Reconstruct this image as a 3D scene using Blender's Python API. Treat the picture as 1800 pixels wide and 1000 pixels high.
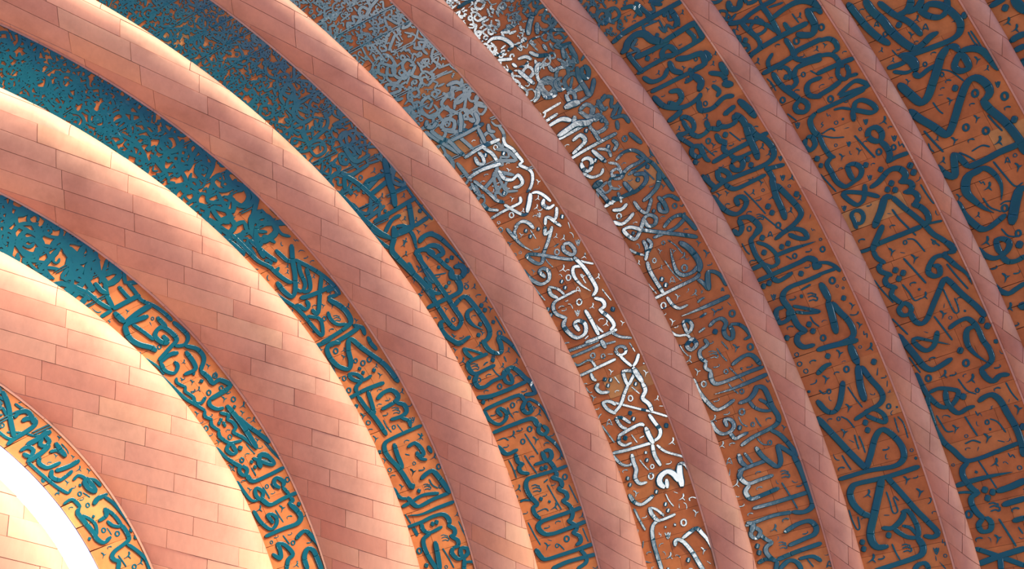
import bpy, bmesh, math, random
import numpy as np
from mathutils import Vector, Matrix

random.seed(7)
S = bpy.context.scene
for o in list(bpy.data.objects):
    bpy.data.objects.remove(o, do_unlink=True)

# ------------------------------------------------------------------ camera
EYE = 1.6                                   # the arches are centred on a horizontal axis at eye height
PITCH = math.atan(0.45)
HEAD = math.radians(34.37)
cam_d = bpy.data.cameras.new('camera')
cam = bpy.data.objects.new('camera', cam_d)
S.collection.objects.link(cam)
cam_d.sensor_width = 36.0
cam_d.lens = 40.0
cam_d.clip_end = 500
cam.location = (0, 0, EYE)
cam.rotation_euler = (math.pi / 2 + PITCH, 0, -HEAD)
S.camera = cam

# ------------------------------------------------------------------ world, sun, added sheen lamp, exposure
W = bpy.data.worlds.new('world')
S.world = W
W.use_nodes = True
bg = W.node_tree.nodes['Background']
bg.inputs[0].default_value = (0.40, 0.43, 0.84, 1)
bg.inputs[1].default_value = 0.68

sun_d = bpy.data.lights.new('sun', 'SUN')
sun_d.energy = 9.6
sun_d.angle = math.radians(36)
sun_d.color = (1.0, 0.87, 0.66)
sun = bpy.data.objects.new('sun', sun_d)
S.collection.objects.link(sun)
a = math.radians(70)
sdir = Vector((0.82 * math.cos(a), -0.57, 0.82 * math.sin(a))).normalized()
sun.rotation_euler = sdir.to_track_quat('Z', 'Y').to_euler()

# added area lamp behind the viewer, its slanting oval shaped to whiten some letters
sheen_d = bpy.data.lights.new('letter_sheen_lamp', 'AREA')
sheen_d.shape = 'ELLIPSE'
sheen_d.size = 7.4
sheen_d.size_y = 1.8
sheen_d.energy = 860
sheen_d.color = (1.0, 0.97, 0.93)
sheen = bpy.data.objects.new('letter_sheen_lamp', sheen_d)
S.collection.objects.link(sheen)
sheen.location = (-0.85, -15.5, EYE - 1.2)
sheen.rotation_euler = (Matrix.Rotation(math.radians(-37), 3, 'Y') @ Matrix.Rotation(math.pi / 2, 3, 'X')).to_euler()

S.view_settings.view_transform = 'Standard'
S.view_settings.look = 'None'
S.view_settings.gamma = 1.0
S.view_settings.use_curve_mapping = False
S.view_settings.exposure = 0.54

# ------------------------------------------------------------------ the vault: a ring surface about the Y axis
RC, YC, RHO = 6.0, 3.0, 12.0                 # profile circle: centre radius, centre depth, profile radius
def vault(th, be, h=0.0):
    """point of the vault at arch angle th and profile angle be (radians), h metres in front of it"""
    q = RHO - h
    r = RC + q * math.cos(be)
    return (r * math.cos(th), YC + q * math.sin(be), r * math.sin(th) + EYE)
def vault_np(th, be, h):
    q = RHO - h
    r = RC + q * np.cos(be)
    return np.stack([r * np.cos(th), YC + q * np.sin(be), r * np.sin(th) + EYE], -1)
def radius(be):
    return RC + RHO * math.cos(be)
D = math.radians

# ------------------------------------------------------------------ materials
def mat(name):
    m = bpy.data.materials.new(name)
    m.use_nodes = True
    nt = m.node_tree
    return m, nt, nt.nodes['Principled BSDF']
def ramp(nt, cols, fac):
    n = nt.nodes.new('ShaderNodeValToRGB')
    e = n.color_ramp.elements
    while len(e) < len(cols):
        e.new(0.5)
    for i, (p, c) in enumerate(cols):
        e[i].position = p
        e[i].color = (*c, 1)
    nt.links.new(fac, n.inputs[0])
    return n.outputs[0]
def mixc(nt, kind, f, a, b):
    n = nt.nodes.new('ShaderNodeMix')
    n.data_type = 'RGBA'
    n.blend_type = kind
    if isinstance(f, float): n.inputs[0].default_value = f
    else: nt.links.new(f, n.inputs[0])
    nt.links.new(a, n.inputs[6])
    nt.links.new(b, n.inputs[7])
    return n.outputs[2]
def noise(nt, scale, detail=4, rough=0.55, vec=None):
    n = nt.nodes.new('ShaderNodeTexNoise')
    n.inputs['Scale'].default_value = scale
    n.inputs['Detail'].default_value = detail
    n.inputs['Roughness'].default_value = rough
    if vec is not None: nt.links.new(vec, n.inputs['Vector'])
    return n.outputs[0]
def objrand(nt):
    return nt.nodes.new('ShaderNodeObjectInfo').outputs['Random']
def bump(nt, h, b, strength, dist):
    n = nt.nodes.new('ShaderNodeBump')
    n.inputs['Strength'].default_value = strength
    n.inputs['Distance'].default_value = dist
    nt.links.new(h, n.inputs['Height'])
    nt.links.new(n.outputs[0], b.inputs['Normal'])

def stone_material():
    m, nt, b = mat('rose_terracotta_stone')
    tc = nt.nodes.new('ShaderNodeTexCoord').outputs['Object']
    base = ramp(nt, [(0.0, (0.64, 0.295, 0.195)), (0.2, (0.67, 0.335, 0.225)), (0.5, (0.69, 0.36, 0.245)),
                     (0.8, (0.71, 0.385, 0.26)), (0.95, (0.73, 0.42, 0.265)), (1.0, (0.72, 0.345, 0.20))], objrand(nt))
    big = ramp(nt, [(0.28, (0.74, 0.68, 0.66)), (0.5, (1, 0.98, 0.97)), (0.72, (1.12, 1.08, 1.03))], noise(nt, 1.3, 5, 0.6, tc))
    mp = nt.nodes.new('ShaderNodeMapping')
    mp.inputs['Scale'].default_value = (14, 14, 3)
    nt.links.new(tc, mp.inputs[0])
    fine = ramp(nt, [(0.3, (0.92, 0.90, 0.89)), (0.7, (1.04, 1.03, 1.03))], noise(nt, 1.0, 6, 0.7, mp.outputs[0]))
    c = mixc(nt, 'MULTIPLY', 0.8, base, big)
    c = mixc(nt, 'MULTIPLY', 0.8, c, fine)
    nt.links.new(c, b.inputs['Base Color'])
    b.inputs['Roughness'].default_value = 0.62
    b.inputs['Specular IOR Level'].default_value = 0.35
    bump(nt, noise(nt, 9, 6, 0.6, tc), b, 0.12, 0.01)
    return m
def tile_material():
    m, nt, b = mat('orange_terracotta_tile')
    tc = nt.nodes.new('ShaderNodeTexCoord').outputs['Object']
    base = ramp(nt, [(0.0, (0.50, 0.15, 0.042)), (0.4, (0.55, 0.172, 0.047)), (0.8, (0.58, 0.195, 0.054)),
                     (0.965, (0.59, 0.21, 0.06)), (0.985, (0.62, 0.29, 0.09))], objrand(nt))
    v = ramp(nt, [(0.3, (0.78, 0.74, 0.70)), (0.65, (1.08, 1.06, 1.05))], noise(nt, 4.5, 6, 0.65, tc))
    c = mixc(nt, 'MULTIPLY', 0.9, base, v)
    nt.links.new(c, b.inputs['Base Color'])
    b.inputs['Roughness'].default_value = 0.6
    b.inputs['Specular IOR Level'].default_value = 0.25
    bump(nt, noise(nt, 30, 4, 0.6, tc), b, 0.15, 0.004)
    return m
def glaze_material(name, rough):
    m, nt, b = mat(name)
    tc = nt.nodes.new('ShaderNodeTexCoord').outputs['Object']
    c = ramp(nt, [(0.3, (0.001, 0.082, 0.125)), (0.55, (0.002, 0.098, 0.132)), (0.75, (0.004, 0.12, 0.138))], noise(nt, 2.2, 5, 0.6, tc))
    nt.links.new(c, b.inputs['Base Color'])
    b.inputs['Roughness'].default_value = rough
    b.inputs['IOR'].default_value = 1.46
    bump(nt, noise(nt, 7, 4, 0.55, tc), b, 0.13, 0.010)
    return m
def plain_material(name, col, rough=0.8):
    m, nt, b = mat(name)
    c = ramp(nt, [(0.3, tuple(x * 0.8 for x in col)), (0.7, col)], noise(nt, 5, 4))
    nt.links.new(c, b.inputs['Base Color'])
    b.inputs['Roughness'].default_value = rough
    return m
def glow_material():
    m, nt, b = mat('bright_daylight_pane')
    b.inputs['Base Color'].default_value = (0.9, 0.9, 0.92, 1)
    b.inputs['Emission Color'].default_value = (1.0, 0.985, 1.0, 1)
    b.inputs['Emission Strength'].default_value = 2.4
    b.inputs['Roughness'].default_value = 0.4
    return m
STONE, TILE = stone_material(), tile_material()
GLAZE, GLAZE_FINE = glaze_material('turquoise_glaze', 0.11), glaze_material('duller_turquoise_glaze', 0.22)
RIB_MORTAR = plain_material('brown_joint_mortar', (0.32, 0.13, 0.085))
MORTAR = plain_material('dark_mortar', (0.10, 0.035, 0.02))
FLOORM = plain_material('dark_stone_paving', (0.09, 0.075, 0.065), 0.6)
GLOW = glow_material()

# ------------------------------------------------------------------ helpers
C = S.collection
def mesh_obj(name, verts, faces, material, parent=None, smooth=None, sharp_edges=None):
    me = bpy.data.meshes.new(name)
    me.from_pydata([tuple(v) for v in verts], [], faces)
    me.materials.append(material)
    if smooth is not None:
        me.polygons.foreach_set('use_smooth', smooth if not isinstance(smooth, bool) else [smooth] * len(me.polygons))
    if sharp_edges:
        for e in me.edges:
            if (min(e.vertices), max(e.vertices)) in sharp_edges:
                e.use_edge_sharp = True
    o = bpy.data.objects.new(name, me)
    C.objects.link(o)
    if parent is not None:
        o.parent = parent
    return o
def empty(name, loc, label=None, cat=None, group=None, kind=None):
    o = bpy.data.objects.new(name, None)
    o.empty_display_size = 0.3
    C.objects.link(o)
    tag(o, label, cat, group, kind)
    return o
def tag(o, label=None, cat=None, group=None, kind=None):
    if label: o['label'] = label
    if cat: o['category'] = cat
    if group: o['group'] = group
    if kind: o['kind'] = kind
def slab(name, grid_pts, grid_nrm, thick, material, parent):
    """curved slab from a grid of front points; the skirt runs back along the normals"""
    n, m = len(grid_pts), len(grid_pts[0])
    V = [p for row in grid_pts for p in row]
    Fc = []
    for i in range(n - 1):
        for j in range(m - 1):
            Fc.append((i * m + j, i * m + j + 1, (i + 1) * m + j + 1, (i + 1) * m + j))
    nf = len(Fc)
    ring = [(0, j) for j in range(m)] + [(i, m - 1) for i in range(1, n)] + [(n - 1, j) for j in range(m - 2, -1, -1)] + [(i, 0) for i in range(n - 2, 0, -1)]
    b0 = len(V)
    for (i, j) in ring:
        p, q = grid_pts[i][j], grid_nrm[i][j]
        V.append(tuple(p[k] - q[k] * thick for k in range(3)))
    k = len(ring)
    sh = set()
    for a_ in range(k):
        b_ = (a_ + 1) % k
        ia, ib = ring[a_][0] * m + ring[a_][1], ring[b_][0] * m + ring[b_][1]
        Fc.append((ib, ia, b0 + a_, b0 + b_))
        sh.add((min(ia, ib), max(ia, ib)))
    return mesh_obj(name, V, Fc, material, parent, [True] * nf + [False] * k, sh)

# ------------------------------------------------------------------ ribs: profile angle of the inner contact line and of the outer edge
RIB_EDGES = [(104.5, 97.75), (93.3, 85.8), (82.45, 75.9), (72.1, 67.55), (63.2, 59.65), (54.75, 51.85),
             (46.55, 44.35), (38.4, 36.6), (30.4, 29.0), (22.4, 20.9), (14.6, 13.2)]
SKEWS = [0.75, 0.75, 0.70, 0.65, 0.6, 0.55, 0.5, 0.5, 0.5, 0.5, 0.5]         # the crest of a rib leans towards its outer side
RISES = [1.15, 1.15, 1.10, 1.05, 1.0, 0.95, 0.9, 0.9, 0.9, 0.9, 0.9]         # how far a rib stands out, against its half width
STRIP = 0.028
RIBS = []                                    # centre profile angle and half width in metres
for (bl, br), SKEW, RISE in zip(RIB_EDGES, SKEWS, RISES):
    bl -= math.degrees(STRIP / RHO)          # a thin strip runs along the inner foot
    # the outer edge is where the round rib hides the wall; seen from the axis at slant phi
    bc = D(0.5 * (bl + br))
    P = (RC + RHO * math.cos(bc), YC + RHO * math.sin(bc))
    n = (-math.cos(bc), -math.sin(bc))
    L = math.hypot(*P)
    phi = math.acos(max(-1, min(1, -(P[0] * n[0] + P[1] * n[1]) / L)))
    w = RHO * D(bl - br)
    a = w * math.cos(phi) / (math.cos(phi) + math.sqrt(math.cos(phi) ** 2 + (SKEW * math.cos(phi) + RISE * math.sin(phi)) ** 2))
    RIBS.append((D(bl) - a / RHO, a, SKEW, RISE))

RIB_TOP = [90, 92, 96, 94, 86, 78, 71, 65, 59, 54, 50]           # arch angle where each rib leaves the view
COURSE = 0.235
PANEL = 0.90
COURSE_SLOPE = [14, 15, 17, 23, 26, 28, 30, 32, 34, 35, 35]   # fall of the courses to the right, degrees
def course_axes(idx):
    """unit normals of the course planes and of the upright joints; both run square to the rib's face"""
    bc, a, sk, ri = RIBS[idx]
    p = Vector(vault(D(max(30, 46 - 1.6 * idx)), bc)) - Vector((0, 0, EYE))
    p.normalize()
    right = Vector((math.cos(HEAD), -math.sin(HEAD), 0))
    right = (right - p * right.dot(p)).normalized()
    up = right.cross(p)
    s = math.radians(COURSE_SLOPE[idx])
    along = right * math.cos(s) - up * math.sin(s)
    n = along.cross(p).normalized()
    return n, right
RIB_LABEL = [
    'pale terracotta arch rib in the bottom left corner, below the white glare',
    'widest terracotta arch rib, next to the white glare',
    'second widest terracotta arch rib, bright cream along its outer edge',
    'broad salmon arch rib, third from the white glare',
    'salmon pink arch rib, fourth from the white glare',
    'pink arch rib between the two bands of whitest shining letters',
    'slender rose pink arch rib just right of the shining letters',
    'slender mauve pink arch rib, third from the right edge',
    'thin violet arch rib, second from the right edge',
    'thinnest pale violet arch rib, in the top right corner']

def rib_point(bc, a, sk, ri, th, v, h=0.0):
    """v runs 0..pi over the round of the rib, from the inner contact line to the outer one"""
    be = bc + (a + h) / RHO * (math.cos(v) - sk * math.sin(v))
    return vault(th, be, (a * ri + h) * math.sin(v))
def rib_normal(bc, a, sk, ri, th, v):
    p, q = rib_point(bc, a, sk, ri, th, v), rib_point(bc, a, sk, ri, th, v, 0.02)
    d = (q[0] - p[0], q[1] - p[1], q[2] - p[2])
    l = math.sqrt(sum(x * x for x in d))
    return (d[0] / l, d[1] / l, d[2] / l)
def clip(poly, axis, val, keep_above):
    out = []
    k = len(poly)
    for i in range(k):
        p, q = poly[i], poly[(i + 1) % k]
        dp, dq = p[axis] - val, q[axis] - val
        if not keep_above: dp, dq = -dp, -dq
        if dp >= 0: out.append(p)
        if (dp >= 0) != (dq >= 0):
            t = dp / (dp - dq)
            out.append(tuple(p[c] + (q[c] - p[c]) * t for c in range(len(p))))
    return out

def build_rib(idx):
    bc, a, sk, ri = RIBS[idx]
    r = radius(bc)
    rng = random.Random(100 + idx)
    t0 = math.asin(max(-1, -EYE / r)) + 0.002
    t1 = D(RIB_TOP[idx])
    root = empty('arch_rib', None, RIB_LABEL[idx], 'arch rib', 'concentric round arch ribs')
    base = vault(t0, bc)
    # parts are built in world coordinates; the root stands at the rib's foot
    root.location = (base[0], base[1], 0.0)
    off = Vector(root.location)
    def loc(p): return (p[0] - off[0], p[1] - off[1], p[2] - off[2])
    # core
    nt_, nv = max(30, int(r * (t1 - t0) / 0.25)), 12
    V, Fc = [], []
    for i in range(nt_ + 1):
        th = t0 + (t1 - t0) * i / nt_
        for j in range(nv + 1):
            V.append(loc(rib_point(bc, a, sk, ri, th, math.pi * j / nv, -0.03)))
    for i in range(nt_):
        for j in range(nv):
            q = i * (nv + 1) + j
            Fc.append((q, q + 1, q + nv + 2, q + nv + 1))
    mesh_obj('core', V, Fc, RIB_MORTAR, root, True)
    # stone panels: level courses, upright joints
    nu = max(24, int(r * (t1 - t0) / 0.16))
    nv = max(10, int(math.pi * a / 0.11))
    plen = PANEL
    cn, cm = course_axes(idx)
    crest = []
    for i in range(200):
        p = rib_point(bc, a, sk, ri, t0 + (t1 - t0) * i / 199, math.pi / 2)
        crest.append((cn[0] * p[0] + cn[1] * p[1] + cn[2] * p[2], cm[0] * p[0] + cm[1] * p[1] + cm[2] * p[2]))
    crest.sort()
    cx, cy = [c[0] for c in crest], [c[1] for c in crest]
    cells = {}
    joff = {}
    for i in range(nu):
        ta, tb = t0 + (t1 - t0) * i / nu, t0 + (t1 - t0) * (i + 1) / nu
        for j in range(nv):
            va, vb = math.pi * j / nv, math.pi * (j + 1) / nv
            quad = []
            for (t_, v_) in ((ta, va), (ta, vb), (tb, vb), (tb, va)):
                p = rib_point(bc, a, sk, ri, t_, v_)
                quad.append(p + rib_normal(bc, a, sk, ri, t_, v_) + (cn[0] * p[0] + cn[1] * p[1] + cn[2] * p[2], cm[0] * p[0] + cm[1] * p[1] + cm[2] * p[2]))
            zs = [p[6] for p in quad]
            for k in range(int(math.floor(min(zs) / COURSE)), int(math.floor(max(zs) / COURSE)) + 1):
                g = 0.003
                pk = clip(quad, 6, k * COURSE + g, True)
                if len(pk) < 3: continue
                pk = clip(pk, 6, (k + 1) * COURSE - g, False)
                if len(pk) < 3: continue
                if k not in joff:
                    w_ = min(a * 0.8, 0.5 * plen)
                    joff[k] = float(np.interp((k + 0.5) * COURSE, cx, cy)) + (w_ * 0.5 if k % 2 else -w_ * 0.5) + rng.uniform(-0.12, 0.12) * w_
                xs = [p[7] for p in pk]
                o_ = joff[k]
                for m_ in range(int(math.floor((min(xs) - o_) / plen)), int(math.floor((max(xs) - o_) / plen)) + 1):
                    pm = clip(pk, 7, m_ * plen + o_ + g, True)
                    if len(pm) < 3: continue
                    pm = clip(pm, 7, (m_ + 1) * plen + o_ - g, False)
                    if len(pm) >= 3:
                        cells.setdefault((k, m_), []).append(pm)
    for key, polys in cells.items():
        pr = rng.uniform(-0.003, 0.005)
        idxm, V, N, Fc = {}, [], [], []
        for pl in polys:
            f = []
            for p in pl:
                kk = (round(p[0] * 2000), round(p[1] * 2000), round(p[2] * 2000))
                if kk not in idxm:
                    idxm[kk] = len(V)
                    V.append(tuple(p[c] - off[c] + p[3 + c] * pr for c in range(3)))
                    N.append(p[3:6])
                if idxm[kk] not in f: f.append(idxm[kk])
            if len(f) >= 3: Fc.append(tuple(f))
        if not Fc: continue
        xs = [v[0] for v in V]; zs = [v[2] for v in V]; ys = [v[1] for v in V]
        if max(max(xs) - min(xs), max(ys) - min(ys)) * (max(zs) - min(zs)) < 0.0006: continue
        nf = len(Fc)
        cnt = {}
        for f in Fc:
            for q in range(len(f)):
                e = (f[q], f[(q + 1) % len(f)])
                cnt.setdefault((min(e), max(e)), []).append(e)
        back = {}
        sh = set()
        for ek, es in list(cnt.items()):
            if len(es) == 1:
                u_, w_ = es[0]
                for z in (u_, w_):
                    if z not in back:
                        back[z] = len(V)
                        V.append(tuple(V[z][c] - N[z][c] * 0.03 for c in range(3)))
                Fc.append((w_, u_, back[u_], back[w_]))
                sh.add(ek)
        mesh_obj('stone_panel', V, Fc, STONE, root, [True] * nf + [False] * (len(Fc) - nf), sh)
    # thin strip along the inner foot of the rib, in lengths
    wst, hst = STRIP, 0.014
    n = int(r * (t1 - t0) / 0.9)
    for i in range(n):
        ta, tb = t0 + (t1 - t0) * i / n + 0.003 / r, t0 + (t1 - t0) * (i + 1) / n - 0.003 / r
        G, Nn = [], []
        for s_ in range(5):
            th = ta + (tb - ta) * s_ / 4
            row, rn = [], []
            for w_ in (0.0, 1.0):
                be = bc + (a + 0.0 + wst * (1 - w_)) / RHO
                row.append(loc(vault(th, be, hst)))
                rn.append((-math.cos(be) * math.cos(th), -math.sin(be), -math.cos(be) * math.sin(th)))
            G.append(row); Nn.append(rn)
        slab('edge_strip', G, Nn, hst, STONE, root)
    return root
for i in range(len(RIBS) - 1):               # the last entry only bounds the outermost band
    build_rib(i)

# ------------------------------------------------------------------ wall bands between the ribs, laid with tile rows
BANDS = [(RIBS[i][0] - RIBS[i][1] / RHO, RIBS[i + 1][0] + RIBS[i + 1][1] / RHO) for i in range(len(RIBS) - 1)]
GAP_EDGE = D(96.15)                          # the glowing slit runs from the corner rib to here
ROW = 0.325
def row_skew(th):
    """how far a tile joint leaves the meridian, metres along the arch per metre across"""
    d = math.degrees(th)
    return -0.012 * max(0.0, d - 22) ** 0.92
def band_theta(b):
    r = radius(0.5 * (BANDS[b][0] + BANDS[b][1]))
    return math.asin(max(-1, -EYE / r)) + 0.01, D(0.5 * (RIB_TOP[b] + RIB_TOP[b + 1]) - 1), r
for b, (bi, bo) in enumerate(BANDS):
    if b == 0: bi = GAP_EDGE
    t0, t1, r = band_theta(b)
    rng = random.Random(500 + b)
    bm_ = 0.5 * (bi + bo)
    n = int((t1 - t0) * r / 0.3)
    V, Fc = [], []
    for i in range(n + 1):
        th = t0 + (t1 - t0) * i / n
        for j in range(5):
            V.append(vault(th, bi + D(0.4 if b else 0) + (bo - D(0.4) - bi - D(0.4 if b else 0)) * j / 4, -0.03))
    for i in range(n):
        for j in range(4):
            q = i * 5 + j
            Fc.append((q, q + 1, q + 6, q + 5))
    wall = mesh_obj('wall_%d' % (b + 1), V, Fc, MORTAR, None, True)
    tag(wall, None, None, None, 'structure')
    wid = (bi - bo) * RHO
    rows = int((t1 - t0) * r / ROW)
    g = 0.002
    for k in range(rows):
        ta = t0 + k * ROW / r
        tb = ta + ROW / r
        tm = 0.5 * (ta + tb)
        sk = row_skew(tm)
        cuts = [0.0]
        x = rng.uniform(0.35, 1.0)
        while x < wid - 0.3:
            cuts.append(x); x += rng.uniform(0.6, 1.1)
        cuts.append(wid)
        for c in range(len(cuts) - 1):
            G, Nn = [], []
            pr = rng.uniform(-0.002, 0.003)
            for s_ in range(3):
                row, rn = [], []
                x = cuts[c] + g + (cuts[c + 1] - cuts[c] - 2 * g) * s_ / 2
                be = bi - x / RHO
                for w_ in (0, 1):
                    th = (ta + g / r if w_ == 0 else tb - g / r) + sk * (x - wid / 2) / r
                    row.append(vault(th, be, pr))
                    rn.append((-math.cos(be) * math.cos(th), -math.sin(be), -math.cos(be) * math.sin(th)))
                G.append(row); Nn.append(rn)
            slab('wall_tile', G, Nn, 0.025, TILE, wall)

# glowing slit between the corner rib and the first band
bi, bo = BANDS[0][0] + D(0.2), GAP_EDGE + 0.0
t0, t1, r = band_theta(0)
V, Fc = [], []
n = 60
for i in range(n + 1):
    th = t0 + (t1 - t0) * i / n
    for j in range(3):
        V.append(vault(th, bi + (bo - bi) * j / 2, -0.05))
for i in range(n):
    for j in range(2):
        q = i * 3 + j
        Fc.append((q, q + 1, q + 4, q + 3))
win = mesh_obj('window_1', V, Fc, GLOW, None, True)
tag(win, None, None, None, 'structure')

# floor
fl = mesh_obj('floor', [(-6, -14, 0), (24, -14, 0), (24, 20, 0), (-6, 20, 0), (-6, -14, -0.2), (24, -14, -0.2), (24, 20, -0.2), (-6, 20, -0.2)],
              [(0, 1, 2, 3), (7, 6, 5, 4), (0, 4, 5, 1), (1, 5, 6, 2), (2, 6, 7, 3), (3, 7, 4, 0)], FLOORM)
tag(fl, None, None, None, 'structure')

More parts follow.
